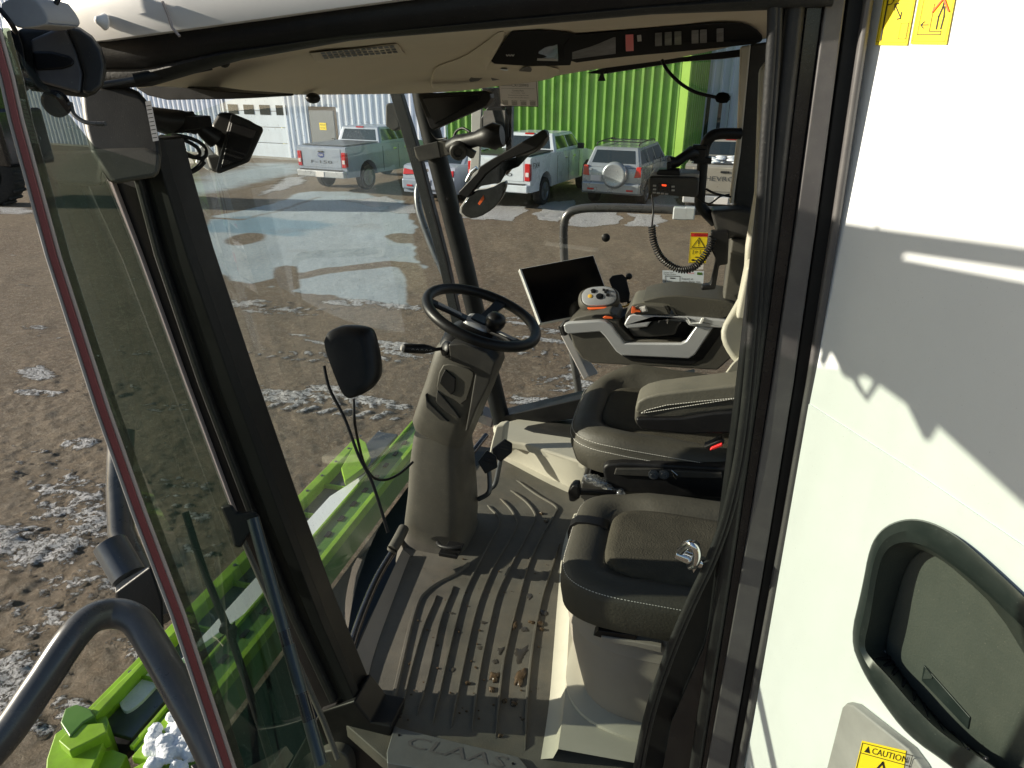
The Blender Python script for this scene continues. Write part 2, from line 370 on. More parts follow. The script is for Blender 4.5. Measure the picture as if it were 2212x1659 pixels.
def band_px(pts,w):
    global glass_reflection
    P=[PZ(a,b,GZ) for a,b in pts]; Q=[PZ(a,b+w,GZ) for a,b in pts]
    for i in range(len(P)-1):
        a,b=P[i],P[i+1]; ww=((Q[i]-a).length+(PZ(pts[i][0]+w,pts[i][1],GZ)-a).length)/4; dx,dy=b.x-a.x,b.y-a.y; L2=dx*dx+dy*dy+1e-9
        t=np.clip(((X-a.x)*dx+(Y-a.y)*dy)/L2,0,1); d=np.hypot(X-a.x-t*dx,Y-a.y-t*dy); glass_reflection=np.where(d<ww,0,glass_reflection)
band_px([(540,622),(615,603),(700,585),(840,569),(880,572),(900,592),(906,655)],20); band_px([(617,580),(620,622)],20)  # rail silhouettes of the reflection, cut out of its painted patch
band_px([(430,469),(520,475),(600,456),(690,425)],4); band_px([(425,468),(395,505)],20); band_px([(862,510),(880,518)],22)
glass_reflection=blur(glass_reflection,3); dark=blur(dark,4)
glass_reflection=np.clip((glass_reflection-.35+(fbm(X*6,Y*6,4,61)-.5)*.3)/.35,0,1)*(.80+.2*fbm(X*.8,Y*.8,3,12))
sa=fbm(X*1.1+20,Y*9,5,11,.6); sb=fbm(X*6,Y*7,4,23,.6)
sc3=fbm(X*17,Y*22,3,91,.6); tread=np.zeros(X.shape)
def track(p0,p1,w=.42,k=.5):
    global tread,dens
    a=PZ(*p0,GZ); b=PZ(*p1,GZ); dx,dy=b.x-a.x,b.y-a.y; L_=math.hypot(dx,dy); dx/=L_; dy/=L_
    u=(X-a.x)*dx+(Y-a.y)*dy; v=-(X-a.x)*dy+(Y-a.y)*dx+ .05*np.sin(u*1.3)
    ins=np.clip((w/2-np.abs(v))/.04,0,1)*np.clip((u+.5)/.5,0,1)*np.clip((L_+.5-u)/.5,0,1)
    lug=(np.sin((u+np.abs(v)*.7)*2*math.pi/.22)>.1).astype(float); lug=np.where(np.abs(v)<.03,0,lug)
    tread+=ins*(lug-.5); dens=np.maximum(dens,ins*(.35+.65*lug)*k*(.25+1.0*vnoise(X*.8,Y*.8,8)))
track((470,850),(900,892),.5,.95); track((440,652),(910,668),.5,.7); track((1090,742),(1300,800),.4,.75); track((-60,822),(300,846),.45,.55); track((-80,712),(300,730),.45,.4); track((420,745),(930,790),.45,.55); track((1120,845),(1290,850),.4,.6)
tread*=(.5+.8*vnoise(X*1.1,Y*1.4,19)); Zg=Zg+blur(tread,1)*.014
field=.34*sa+.26*sb+.40*sc3
snow=np.clip((dens*.58+field-.79)/.09,0,1)
snow=np.where(dens>.9,np.clip(((dens*.62+field-.80)/.07)+.6,0,1),snow)
Zg=Zg+snow*(.006+.008*near)*(.5+vnoise(X*14,Y*14,5))
# keep flat under the feet of things far away
nx,ny=len(xs),len(ys)
me=bpy.data.meshes.new('ground'); co=np.stack([X,Y,Zg],-1).reshape(-1,3)
idx=np.arange(nx*ny).reshape(ny,nx); q=np.stack([idx[:-1,:-1],idx[:-1,1:],idx[1:,1:],idx[1:,:-1]],-1).reshape(-1,4)
me.vertices.add(nx*ny); me.vertices.foreach_set('co',co.astype(np.float32).ravel())
me.loops.add(q.size); me.loops.foreach_set('vertex_index',q.astype(np.int32).ravel()); me.polygons.add(len(q))
me.polygons.foreach_set('loop_start',np.arange(0,q.size,4,dtype=np.int32)); me.polygons.foreach_set('loop_total',np.full(len(q),4,dtype=np.int32)); me.polygons.foreach_set('use_smooth',np.ones(len(q),bool))
me.update(); me.validate()
for nm,arr in(('snowm',snow),('glass_reflection',glass_reflection),('dark',dark)):
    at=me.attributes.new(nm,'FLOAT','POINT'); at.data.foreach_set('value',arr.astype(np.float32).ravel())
g=bpy.data.objects.new('ground',me); COL.objects.link(g); struct(g)
gm=bpy.data.materials.new('ground'); gm.use_nodes=True; nt=gm.node_tree; bs=nt.nodes['Principled BSDF']; N=nt.nodes.new; L=nt.links.new
tc=N('ShaderNodeTexCoord')
def NZ(sc,det,ro=.6,vec=None,st=None):
    n=N('ShaderNodeTexNoise'); n.inputs['Scale'].default_value=sc; n.inputs['Detail'].default_value=det; n.inputs['Roughness'].default_value=ro
    if st:
        mp=N('ShaderNodeMapping'); mp.inputs['Scale'].default_value=st; L(tc.outputs['Object'],mp.inputs[0]); L(mp.outputs[0],n.inputs[0])
    else: L(tc.outputs['Object'],n.inputs[0])
    return n.outputs[0]
def MR(s,a,b_,c=0,d=1):
    r=N('ShaderNodeMapRange'); r.inputs[1].default_value=a; r.inputs[2].default_value=b_; r.inputs[3].default_value=c; r.inputs[4].default_value=d; L(s,r.inputs[0]); return r.outputs[0]
def MX(f,a,b_):
    x=N('ShaderNodeMix'); x.data_type='RGBA'; L(f,x.inputs[0])
    for i,s in((6,a),(7,b_)):
        if isinstance(s,tuple): x.inputs[i].default_value=(*s,1)
        else: L(s,x.inputs[i])
    return x.outputs[2]
def AT(n_): a=N('ShaderNodeAttribute'); a.attribute_name=n_; return a.outputs['Fac']
c1=MX(MR(NZ(1.1,6),.35,.7),(.155,.105,.068),(.225,.165,.112))
c1=MX(MR(NZ(26,5,.7),.5,.66),c1,(.12,.088,.06))
c1=MX(MR(NZ(48,3,.6),.58,.66,0,.8),c1,(.38,.335,.27)); c1=MX(MR(NZ(36,3,.6,st=(1,1.3,1)),.60,.68,0,.8),c1,(.075,.055,.04)); c1=MX(MR(NZ(130,2,.5),.62,.70,0,.8),c1,(.46,.42,.35))
c1=MX(MR(NZ(11,7,.8),.42,.60,0,.8),c1,(.10,.073,.05)); c1=MX(MR(NZ(17,5,.75),.54,.62,0,.7),c1,(.34,.29,.225))
c1=MX(MR(NZ(3,5,.6,st=(.5,5,1)),.5,.75,0,.5),c1,(.15,.12,.085))
c1=MX(MR(NZ(.12,3),.35,.65,0,.45),c1,(.25,.205,.145))
pv=MX(MR(NZ(14,6,.7),.4,.65),(.36,.44,.50),(.48,.54,.58))  # blue-grey of the painted reflection, mixed over the earth colour
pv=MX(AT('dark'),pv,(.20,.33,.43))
pa=N('ShaderNodeMath'); pa.operation='MULTIPLY'; L(AT('glass_reflection'),pa.inputs[0]); L(MR(NZ(.7,5),.2,.4,.6,1),pa.inputs[1])
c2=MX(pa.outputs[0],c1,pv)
ms=N('ShaderNodeMath'); ms.operation='ADD'; L(AT('snowm'),ms.inputs[0]); L(MR(NZ(30,9,.9),.3,.7,-1.35,.95),ms.inputs[1])
sm=MR(ms.outputs[0],.40,.62)
sc_=MX(MR(NZ(40,6,.7),.3,.7),(.46,.44,.43),(.82,.83,.86))
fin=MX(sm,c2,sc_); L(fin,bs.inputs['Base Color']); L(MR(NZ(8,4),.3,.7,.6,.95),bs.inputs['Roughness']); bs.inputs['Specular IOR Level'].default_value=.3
bp=N('ShaderNodeBump'); bp.inputs['Distance'].default_value=.08; bp.inputs['Strength'].default_value=.9; L(NZ(30,9,.8),bp.inputs['Height'])
bp2=N('ShaderNodeBump'); bp2.inputs['Distance'].default_value=.02; bp2.inputs['Strength'].default_value=.6; L(sm,bp2.inputs['Height']); L(bp.outputs[0],bp2.inputs['Normal']); L(bp2.outputs[0],bs.inputs['Normal'])
me.materials.append(gm)

# ================================================================ BUILDING
WA=PZ(580,342,GZ); WB=PZ(1237,384,GZ); wd=(WB-WA).normalized(); wd.z=0; wn=V((wd.y,-wd.x,0))  # outward normal to the viewer
if wn.y>0: wn=-wn
def W(s,z,o=0): return WB+wd*s+V((0,0,z))+wn*o
def wall_s(px,py=300):
    """distance along the wall seen at pixel column px"""
    d=D(px,py); n=wn; t=WB.dot(n)/d.dot(n); return (d*t-WB).dot(wd)
BH=8.0
yard=thing('metal_workshop','long corrugated metal workshop, part pale and part lime green, behind the parked cars','building',W(0,0))
def ribs(name,s0,s1,m,z0=0.0,z1=BH,period=.34,dep=.10,base=WB,dv=None,nv=None):
    dv=dv or wd; nv=nv or wn; prof=[]; s=s0
    while s<s1-1e-6:
        e=min(s+period,s1); w=e-s
        for f,o in((0,0),(.50,0),(.56,dep),(.80,dep),(.86,0)): prof.append((s+w*f,o))
        # thin minor stiffener
        s=e
    prof.append((s1,0)); vs=[]
    for s,o in prof: vs+= [base+dv*s+nv*o+V((0,0,z0)),base+dv*s+nv*o+V((0,0,z1))]
    fs=[(2*i,2*i+2,2*i+3,2*i+1) for i in range(len(prof)-1)]
    return obj(name,MB().add(vs,fs),m,yard)
sG=wall_s(968); sC=wall_s(1462)
sGar0,sGar1=wall_s(497),wall_s(622); sD0,sD1=wall_s(677),wall_s(728)
ribs('wall',-40,sGar0-.15,'metal_white'); ribs('wall',sGar1+.15,sD0-.1,'metal_white'); ribs('wall',sD1+.1,sG,'metal_white'); ribs('wall',sD0-.1,sD1+.1,'metal_white',z0=2.35)
ribs('wall',sGar0-.15,sGar1+.15,'metal_white',z0=4.3)
ribs('green_wall',sG,sC,'metal_green')
obj('corner_trim',MB().box(W(sC+.12,BH/2,.02),(.28,.2,BH),Matrix.Rotation(math.atan2(wd.y,wd.x),3,'Z')),'metal_lime',yard)
# green side face going back, then recessed pale wall
cE=W(sC+.26,0,-.08); 
ribs('green_wall',0,2.6,'metal_green',base=cE,dv=-wn,nv=wd)
bk=cE-wn*2.6
ribs('recessed_wall',0,26,'metal_white',base=bk,dep=.06)
# windows in the recessed wall
for pa_,pb in((1519,1534),(1545,1560),(1568,1576)):
    d=D(pa_,270); t=bk.dot(wn)/d.dot(wn); s0=(d*t-bk).dot(wd); d=D(pb,270); t=bk.dot(wn)/d.dot(wn); s1=(d*t-bk).dot(wd)
    P=lambda s,z,o: bk+wd*s+wn*o+V((0,0,z))
    w=obj('window',MB().prism([P(s0,1.3,.07),P(s1,1.3,.07),P(s1,3.0,.07),P(s0,3.0,.07)],wn*.04),'door_white',yard)
    obj('pane',MB().prism([P(s0+.06,1.36,.112),P(s1-.06,1.36,.112),P(s1-.06,2.94,.112),P(s0+.06,2.94,.112)],wn*.01),'car_glass',w)
# garage door with panels
gd=MB(); nP=6
for i in range(nP): 
    z=.02+i*4.2/nP; gd.prism([W(sGar0,z,-.02),W(sGar1,z,-.02),W(sGar1,z+4.2/nP-.025,-.02),W(sGar0,z+4.2/nP-.025,-.02)],wn*.05)
gdo=obj('garage_door',gd,'door_white',yard,bev=.008)
for k in range(4):
    s=sGar0+.25+k*(sGar1-sGar0-.3)/3.4; z=1.95
    w_=obj('window',MB().prism([W(s,z,.032),W(s+.62,z,.032),W(s+.62,z+.42,.032),W(s,z+.42,.032)],wn*.02),'car_glass',gdo)
obj('door_track',MB().box(W(sGar0-.08,2.1,.03),(.12,.1,4.3),Matrix.Rotation(math.atan2(wd.y,wd.x),3,'Z')).box(W(sGar1+.08,2.1,.03),(.12,.1,4.3),Matrix.Rotation(math.atan2(wd.y,wd.x),3,'Z')),'metal_white',yard)
dr=obj('door',MB().prism([W(sD0,.05,.03),W(sD1,.05,.03),W(sD1,2.2,.03),W(sD0,2.2,.03)],wn*.05),'door_grey',yard,bev=.01)
fr=Frame(W(sD0,.05,.085),wd*(sD1-sD0),V((0,0,2.15)),.004)
nb=MB(); fr.poly(nb,[(.38,.62),(.66,.62),(.66,.76),(.38,.76)]); pn=obj('notice',nb,'sticker_yellow',dr)
nb=MB(); fr.text(nb,'NOTICE',.52,.72,.22,.03,2); fr.text(nb,'STAFF ONLY',.52,.66,.22,.025,2); obj('lettering',nb,'ink',pn)
obj('handle',MB().box(W(sD1-.12,1.05,.12),(.12,.06,.04)),'chrome',dr)
obj('footing',MB().prism([W(-40,-.12,.02),W(sC+.3,-.12,.02),W(sC+.3,.10,.02),W(-40,.10,.02)],wn*.10),'concrete',yard,bev=.01)
roofp=MB().prism([W(-40,BH,.25),W(sC+.4,BH,.25),W(sC+.4,BH,-25),W(-40,BH,-25)],(0,0,.3)); obj('roof',roofp,'metal_white',yard)
bo=PZ(622,344,GZ); b_=thing('bollard','pale yellow concrete bollard beside the garage door','bollard',bo)
obj('post',MB().lathe(bo,(0,0,1),[(.001,0),(.13,0),(.13,1.5),(.11,1.58),(.05,1.62),(.001,1.63)],18),'bollard',b_)
obj('base_ring',MB().lathe(bo,(0,0,1),[(.17,-.02),(.17,.05),(.135,.06),(.13,.02)],18),'concrete',b_)

# ================================================================ VEHICLES
HD=math.radians(10.5)
def vehicle(name,label,cat_,px,py,kind,paint,W_=1.9,hd=HD,rear_text=None,group='vehicles parked nose in along the workshop'):
    o=PZ(px,py,GZ); h=V((math.sin(hd),math.cos(hd),0)); r=V((h.y,-h.x,0)); up=V((0,0,1))
    root=thing(name,label,cat_,o,group)
    def q(x,y,z): return o+r*x+h*y+up*z
    R=Matrix((r,h,up)).transposed()
    hw=W_/2
    def arch(yc,rad,z0): return [(yc-rad*math.cos(a),z0+rad*math.sin(a)) for a in [math.pi*i/8 for i in range(9)]]
    S=dict(
      pickup=dict(L=5.8,wh=(1.15,4.75),wr=.41,ar=.50,prof=[(.0,.62),(.0,1.42),(.06,1.46),(2.0,1.46),(2.02,1.44),(4.3,1.40),(5.4,1.22),(5.75,1.05),(5.8,.55)],
                 cabb=[(2.0,1.40),(4.35,1.40)],cabt=[(2.18,1.96),(3.75,1.94)],base=.50),
      sedan=dict(L=4.8,wh=(.95,3.75),wr=.33,ar=.39,prof=[(.0,.55),(.02,.80),(.10,1.06),(.3,1.10),(1.1,1.08),(3.3,1.0),(4.5,.84),(4.8,.55)],cabb=[(.75,1.04),(3.5,.98)],cabt=[(1.45,1.46),(2.6,1.47)],base=.28),
      suv=dict(L=4.3,wh=(.8,3.3),wr=.35,ar=.41,prof=[(.0,.50),(.0,.95),(.03,1.10),(.1,1.14),(1.0,1.14),(3.2,1.08),(4.1,.92),(4.3,.55)],cabb=[(.06,1.10),(3.3,1.06)],cabt=[(.35,1.66),(2.5,1.70)],base=.36))[kind]
    prof=[(S['L'],S['base']+.05)]
    for yc in S['wh'][::-1]: prof+= [(yc+S['ar']+.001,S['base'])]+[(a,b_) for a,b_ in arch(yc,S['ar'],S['base']-.02)][::-1]
    prof+=[(0.02,S['base'])]+S['prof']
    b=MB().prism([q(-hw,a,z) for a,z in prof],r*W_); obj('body',b,paint,root,bev=.07,seg=3)
    ub=MB().box(q(0,S['L']/2,S['base']+.22),(W_-.5,S['L']-.5,.36),R); obj('underbody',ub,'car_black',root)
    # greenhouse
    (b0,zb0),(b1,zb1)=S['cabb']; (t0,zt0),(t1,zt1)=S['cabt']; ti=.17
    bw=hw-.05; tw=hw-ti-.05
    lo=[q(-bw,b0,zb0),q(bw,b0,zb0),q(bw,b1,zb1),q(-bw,b1,zb1)]; hi=[q(-tw,t0,zt0),q(tw,t0,zt0),q(tw,t1,zt1),q(-tw,t1,zt1)]
    obj('cabin',MB().add(lo+hi,[(0,1,5,4),(1,2,6,5),(2,3,7,6),(3,0,4,7),(4,5,6,7),(3,2,1,0)]),paint,root,bev=.06,seg=3)
    def panel(nm,a,b,c,d,u0,u1,v0,v1,m_,off=.008):
        def s(u,v): return (a*(1-u)+b*u)*(1-v)+(d*(1-u)+c*u)*v
        n=(b-a).cross(d-a).normalized()
        return obj(nm,MB().prism([s(u0,v0)+n*off,s(u1,v0)+n*off,s(u1,v1)+n*off,s(u0,v1)+n*off],-n*.02),m_,root,bev=.006)
    panel('rear_window',lo[0],lo[1],hi[1],hi[0],.09,.91,.22 if kind!='sedan' else .12,.84,'car_glass')
    if kind=='pickup': spl=[(.06,.48),(.52,.93)]
    elif kind=='suv': spl=[(.05,.30),(.33,.58),(.61,.92)]
    else: spl=[(.12,.48),(.51,.9)]
    for a_,b2 in spl:
        panel('side_window',lo[1],lo[2],hi[2],hi[1],a_,b2,.2,.85,'car_glass'); panel('side_window',lo[3],lo[0],hi[0],hi[3],1-b2,1-a_,.2,.85,'car_glass')
    for yc in S['wh']:
        for sgn in(-1,1):
            w=S['wr']; tz=w
            ty=obj('wheel',MB().lathe(q(sgn*(hw-.26),yc,tz),r*sgn,[(w*.55,0),(w*.97,0),(w,.03),(w,.20),(w*.96,.235),(w*.68,.245),(w*.64,.22),(.001,.2)],24),'tyre',root)
            rb=MB().lathe(q(sgn*(hw-.04),yc,tz),r*sgn,[(w*.66,0),(w*.66,.02),(w*.6,.022),(w*.58,.0),(.07,-.01),(.07,.02),(.001,.02)],24)
            for k in range(5):
                a=k*2*math.pi/5; rb.box(q(sgn*(hw-.03),yc+math.cos(a)*w*.33,tz+math.sin(a)*w*.33),(.03,w*.56,.06),R@Matrix.Rotation(a,3,'X'))
            obj('rim',rb,'rim',ty)
    # rear end details
    if kind=='pickup':
        tg=obj('tailgate',MB().prism([q(-hw+.2,-.012,.80),q(hw-.2,-.012,.80),q(hw-.2,-.012,1.40),q(-hw+.2,-.012,1.40)],h*.03),paint,root,bev=.02)
        f=Frame(q(-hw+.2,-.016,.80),r*(W_-.4),up*.6,.004)
        obj('tailgate_handle',MB().box(q(0,-.02,1.30),(.22,.03,.05),R),'car_black',tg,bev=.008)
        if rear_text:
            for (txt,cx,cz,w_,h_,mm) in rear_text:
                tb=MB(); f.text(tb,txt,cx,cz,w_,h_,1); obj('lettering',tb,mm,tg)
            if rear_text[0][0]=='FORD':
                tb=MB(); f.ell(tb,.5,.66,.085,.15,.5,24); obj('oval_badge',tb,M['badge_blue'],tg)
        for sgn in(-1,1):
            tl=obj('tail_light',MB().prism([q(sgn*(hw-.17),-.03,.82),q(sgn*(hw-.0),-.03,.82),q(sgn*(hw-.0),-.03,1.30),q(sgn*(hw-.17),-.03,1.30)],h*.14),'tail_red',root,bev=.02)
            obj('reverse_lamp',MB().box(q(sgn*(hw-.085),-.034,1.0),(.10,.02,.12),R),'tail_clear',tl,bev=.008)
        bm=obj('bumper',MB().prism([q(-hw+.02,-.16,.50),q(hw-.02,-.16,.50),q(hw-.02,-.16,.72),q(-hw+.02,-.16,.72)],h*.2),'silver' if paint!='car_white' else 'car_white',root,bev=.04,seg=3)
        obj('step_pad',MB().box(q(0,-.08,.735),(W_-.3,.14,.02),R),'car_black',bm)
        obj('licence_plate',MB().box(q(0,-.165,.60),(.34,.02,.17),R),'paper',bm,bev=.005)
        obj('tonneau_cover',MB().prism([q(-hw+.12,.12,1.475),q(hw-.12,.12,1.475),q(hw-.12,1.98,1.475),q(-hw+.12,1.98,1.475)],up*.03),'car_black' if paint=='car_white' else 'steel_dark',root,bev=.01)
        obj('brake_lamp',MB().box(q(0,t0+.0,zt0-.02),(.30,.05,.045),R),'tail_red',root)
    else:
        for sgn in(-1,1):
            if kind=='suv':
                P=[q(sgn*(hw-.22),-.02,.86),q(sgn*(hw-.01),-.02,.88),q(sgn*(hw-.03),-.0,1.16),q(sgn*(hw-.16),-.0,1.16)]
            else: P=[q(sgn*(hw-.42),-.0,.82),q(sgn*(hw-.02),-.02,.80),q(sgn*(hw-.03),.04,.98),q(sgn*(hw-.42),.0,.93)]
            obj('tail_light',MB().prism(P,h*.12+r*0),'tail_red',root,bev=.015)
            obj('reflector',MB().box(q(sgn*(hw-.3),-.10,.50),(.2,.02,.05),R),'tail_red',root)
        obj('bumper',MB().prism([q(-hw,-.09,.38),q(hw,-.09,.38),q(hw,-.09,.70),q(-hw,-.09,.70)],h*.2),paint,root,bev=.06,seg=3)
        obj('licence_plate',MB().box(q(-.02 if kind=='sedan' else -.48,-.10 if kind=='sedan' else -.012,.62 if kind=='sedan' else .8),(.32,.02,.16),R),'paper',root,bev=.005)
        if kind=='suv':
            sw=obj('spare_wheel_cover',MB().lathe(q(.12,.02,.92),-h,[(.001,0),(.34,0),(.375,.03),(.38,.14),(.35,.2),(.30,.215),(.28,.208),(.001,.215)],32),'car_grey',root)
            f=Frame(q(-.9,-.03,.9),r*1.8,up*.3,.004); tb=MB(); f.ell(tb,.14,.5,.03,.12); f.text(tb,'V6',.15,.1,.04,.16); obj('badge',tb,'chrome',root)
            for sgn in(-1,1):
                obj('roof_rail',MB().tube(cat([q(sgn*(tw-.04),.5,1.69),q(sgn*(tw-.04),.6,1.76),q(sgn*(tw-.04),2.0,1.79),q(sgn*(tw-.04),2.15,1.72)],6),.018,8),'car_black',root)
            for yy_ in(.85,1.75): obj('roof_bar',MB().tube([q(-tw+.04,yy_,1.77),q(tw-.04,yy_,1.77)],.016,8),'car_black',root)
        else:
            f=Frame(q(-.5,-.004,.9),r*1.0,up*.12,.004); tb=MB(); f.text(tb,'ALTIMA',.1,.4,.2,.3); f.ell(tb,.5,.5,.05,.4); obj('badge',tb,'chrome',root)
    for sgn in(-1,1): obj('side_mirror',MB().box(q(sgn*(hw+.10),b1-.55,zb1+.10),(.22,.12,.18),R),paint if kind!='pickup' else 'car_black',root,bev=.04,seg=3)
    for yy_ in ((2.75,3.45) if kind=='pickup' else (1.5,2.4)): obj('door_handle',MB().box(q(hw+.012,yy_,zb0-.17),(.03,.2,.04),R),'chrome' if kind=='pickup' else paint,root,bev=.008)
    seam=MB()
    for yy_ in ((2.05,3.0,3.95) if kind=='pickup' else (1.2,2.1,3.05)): seam.box(q(hw+.001,yy_,.95),(.012,.014,.80),R)
    obj('door_seam',seam,'car_black',root)
    return root,q,R
A('badge_blue',(.02,.05,.22),.3)
vehicle('pickup_truck','silver pickup with an oval badge on its tailgate, nearest the garage door','pickup',703,415,'pickup','car_silver',2.0,rear_text=[('FORD',.5,.66,.12,.12,'paper'),('F-150',.5,.30,.55,.16,'steel_dark')])
vehicle('sedan_car','silver grey sedan parked between the two newer pickups, half behind the pillar','car',927,438,'sedan','car_silver',1.82)
rt,q,R=vehicle('pickup_truck','white pickup with a dark bed cover, right of the grey sedan','pickup',1078,450,'pickup','car_white',2.0,rear_text=[('FORD',.5,.66,.12,.12,'paper'),('F-150',.5,.30,.55,.16,'steel_dark')])
f=Frame(q(1.008,.15,1.12),(q(0,1,0)-q(0,0,0))*.5,V((0,0,.2)),.004); tb=MB(); f.text(tb,'FX4',.5,.5,.9,.8); obj('decal',tb,'car_black',rt)
vehicle('estate_car','silver compact sport utility car with a round spare wheel cover on its tailgate','car',1317,446,'suv','car_grey',1.80)
rt,q,R=vehicle('pickup_truck','dusty tan pickup with snow on its bed cover, behind the two way radio','pickup',1552,482,'pickup','car_tan',2.0,hd=HD-.12,rear_text=[('CHEVROLET',.5,.55,.8,.2,'steel_dark')])
sb_=MB()
for k in range(40): sb_.ball(q(random.uniform(-.75,.75),random.uniform(.2,1.9),1.50),random.uniform(.05,.16),8,(1,1.3,.25))
tag(obj('snow_cover',sb_,'snow'),'thin crusted snow lying on the bed cover of the tan pickup','snow')
# far vehicle behind the last pickup
vehicle('pickup_truck','dark pickup far back beside the recessed pale wall','pickup',1600,292,'pickup','car_black',2.0,hd=.1)
# dark machine wheels at the left edge
tw_=thing('farm_machine','parked dark farm machine with big lugged black wheels at the left edge','farm machine',PZ(-30,455,GZ))
def bigwheel(px,py,rad,t,m_='tyre'):
    o=PZ(px,py,GZ); ax=V((math.cos(.3),math.sin(.3),0)); ax=V((-FH.x,-FH.y,0)); c=o+V((0,0,rad))
    w=obj('wheel',MB().lathe(c,ax,[(rad*.5,-.25),(rad*.93,-.28),(rad,-.22),(rad,.22),(rad*.93,.28),(rad*.6,.26),(rad*.56,.18),(rad*.5,.1),(.15,.08),(.15,.16),(.001,.16)],36),m_,tw_)
    lb=MB()
    u=V((-ax.y,ax.x,0))
    for k in range(22):
        a=k*2*math.pi/22; cc=c+(u*math.cos(a)+V((0,0,1))*math.sin(a))*(rad+.02); RR=Matrix((u*math.cos(a)+V((0,0,1))*math.sin(a),ax,(u*math.cos(a)+V((0,0,1))*math.sin(a)).cross(ax))).transposed()
        lb.box(cc+ax*.13,(.07,.26,.07),RR); lb.box(cc-ax*.13,(.07,.26,.07),RR)
    obj('tread_lugs',lb,m_,w); obj('rim',MB().lathe(c+ax*.2,ax,[(rad*.45,0),(rad*.45,.05),(rad*.2,.03),(rad*.1,.06),(.001,.06)],24),'steel_dark',w)
bigwheel(-5,442,.95,0); bigwheel(-120,440,.95,0)
mb=MB().box(PZ(-70,440,GZ)+V((0,.8,1.9)),(4.2,1.6,1.6)).box(PZ(-70,440,GZ)+V((.6,.8,3.0)),(2.2,1.6,1.2)); obj('body',mb,'black_gloss',tw_,bev=.12,seg=3)
obj('toolbar',MB().tube([PZ(-60,440,GZ)+V((-1,-.1,1.1)),PZ(22,440,GZ)+V((0.25,0,1.25))],.09,10),'black',tw_)
# planks on the ground at the left
for (a,b2) in (((0,479),(62,470)),((0,500),(66,508))):
    pass
# ================================================================ CAB SHELL
cab=thing('harvester_cab','combine harvester cab with its door open and white side panel','harvester cab',(-.3,2.0,FZ-.3))
YN=1.17; YF=2.85
# ---- roof
ro_=0;ro=[PY(-120,108,1.10),PY(215,88,1.10),PY(420,60,1.10),PY(720,18,1.10),PY(1000,-20,1.10),PY(1400,-68,1.10),PY(2000,-110,1.10),PY(2600,-150,1.10)]
prof=[(0,0),(-.012,.03),(.0,.10),(.05,.20),(.14,.25),(.6,.27),(2.0,.27),(2.02,.09),(1.6,.09),(.16,.055),(.14,0)]
rings=[]
for i,p in enumerate(ro):
    k=.6 if i==0 else 1; oy=.14 if i==0 else 0
    rings.append([V((p.x,p.y+a+oy,p.z+b*k)) for a,b in prof])
rf=obj('roof',MB().loft(rings,True,True,True),'white_roof',cab,bev=0)
rf.data.set_sharp_from_angle(angle=math.radians(40))
# washer knob and cable on the fascia
k_=MB().lathe(PY(228,48,1.085),(-.3,-1,.2),[(.013,0),(.014,.003),(.010,.008),(.006,.016),(.001,.018)],16); obj('washer_jet',k_,'white_roof',rf)
# seam on the roof fascia
obj('roof_seam',MB().tube([PY(351,3,1.083),PY(362,30,1.083),PY(372,60,1.083),PY(388,78,1.083)],.0025,6),'pink_grey',rf)
# ---- black header frame above the door opening
def yat(pl,x):
    if x<=pl[0][0]: return pl[0][1]
    for (a,b),(c,d) in zip(pl[:-1],pl[1:]):
        if a<=x<=c: return b+(d-b)*(x-a)/(c-a)
    return pl[-1][1]
def band(name,m,up_,lo_,y,th,parent=cab,bev=.004):
    x0,x1=min(up_[0][0],lo_[0][0]),max(up_[-1][0],lo_[-1][0]); rg=[]
    for i in range(41):
        x=x0+(x1-x0)*i/40; u,l=yat(up_,x),yat(lo_,x); a,b=PY(x,u,y),PY(x,l,y); mid=a.lerp(b,.5)
        rg.append([a,mid+V((0,-.006,0)),b+V((0,.002,.004)),b+V((0,.008,0)),b+V((0,th,0)),a+V((0,th,0))])
    return obj(name,MB().loft(rg,True,True,True),m,parent)
hd=band('door_header','black',[(195,60),(215,84),(420,56),(720,14),(1000,-24),(1420,-72),(1800,-110)],[(205,150),(300,150),(480,112),(737,80),(1070,45),(1400,14),(1800,-20)],1.125,.05)
band('header_seal','rubber',[(212,142),(300,142),(480,106),(737,72),(1070,38),(1400,8),(1800,-28)],[(215,192),(290,187),(480,130),(737,84),(1070,56),(1400,26),(1760,12)],1.135,.045,hd,.008)
# ---- headliner
near=[(238,192),(300,186),(400,150),(490,118),(737,78),(950,62),(1070,52),(1250,34),(1475,16),(1600,8),(1712,6)]
far=[(300,190),(340,186),(400,190),(470,196),(583,204),(760,204),(937,200),(1070,187),(1270,152),(1475,123),(1702,72)]
rows=[]
def farpt(a,b):
    p=PX(a,b,-1.17)
    return p if p.y<2.66 and a<980 else PY(a,b,2.66)
NN=40
def resample(pl,n):
    P=[V((a,b,0)) for a,b in pl]; o=[]
    P=cat(P,8); d=[0]
    for a,b in zip(P[:-1],P[1:]): d.append(d[-1]+(b-a).length)
    for i in range(n):
        s=d[-1]*i/(n-1); j=max(k for k in range(len(d)) if d[k]<=s+1e-9); j=min(j,len(P)-2); t=(s-d[j])/((d[j+1]-d[j]) or 1); o.append(P[j].lerp(P[j+1],min(1,t)))
    return o
na=resample(near,NN); fa=resample(far,NN)
rings=[]
for i in range(NN):
    a=PY(na[i].x,na[i].y,1.19); c=farpt(fa[i].x,fa[i].y)
    ring=[a+V((0,0,.03))]
    for t in (0,.12,.3,.5,.7,.85,.95,1.0):
        p=a.lerp(c,t); p.z+=.035*math.sin(math.pi*t)*1.0 - .0; ring.append(p)
    ring+= [c+V((0,.012,.02)),c+V((0,.02,.18)),a+V((0,0,.18))]
    rings.append(ring)
hl=obj('headliner',MB().loft(rings,True,True,True),'headliner',cab)
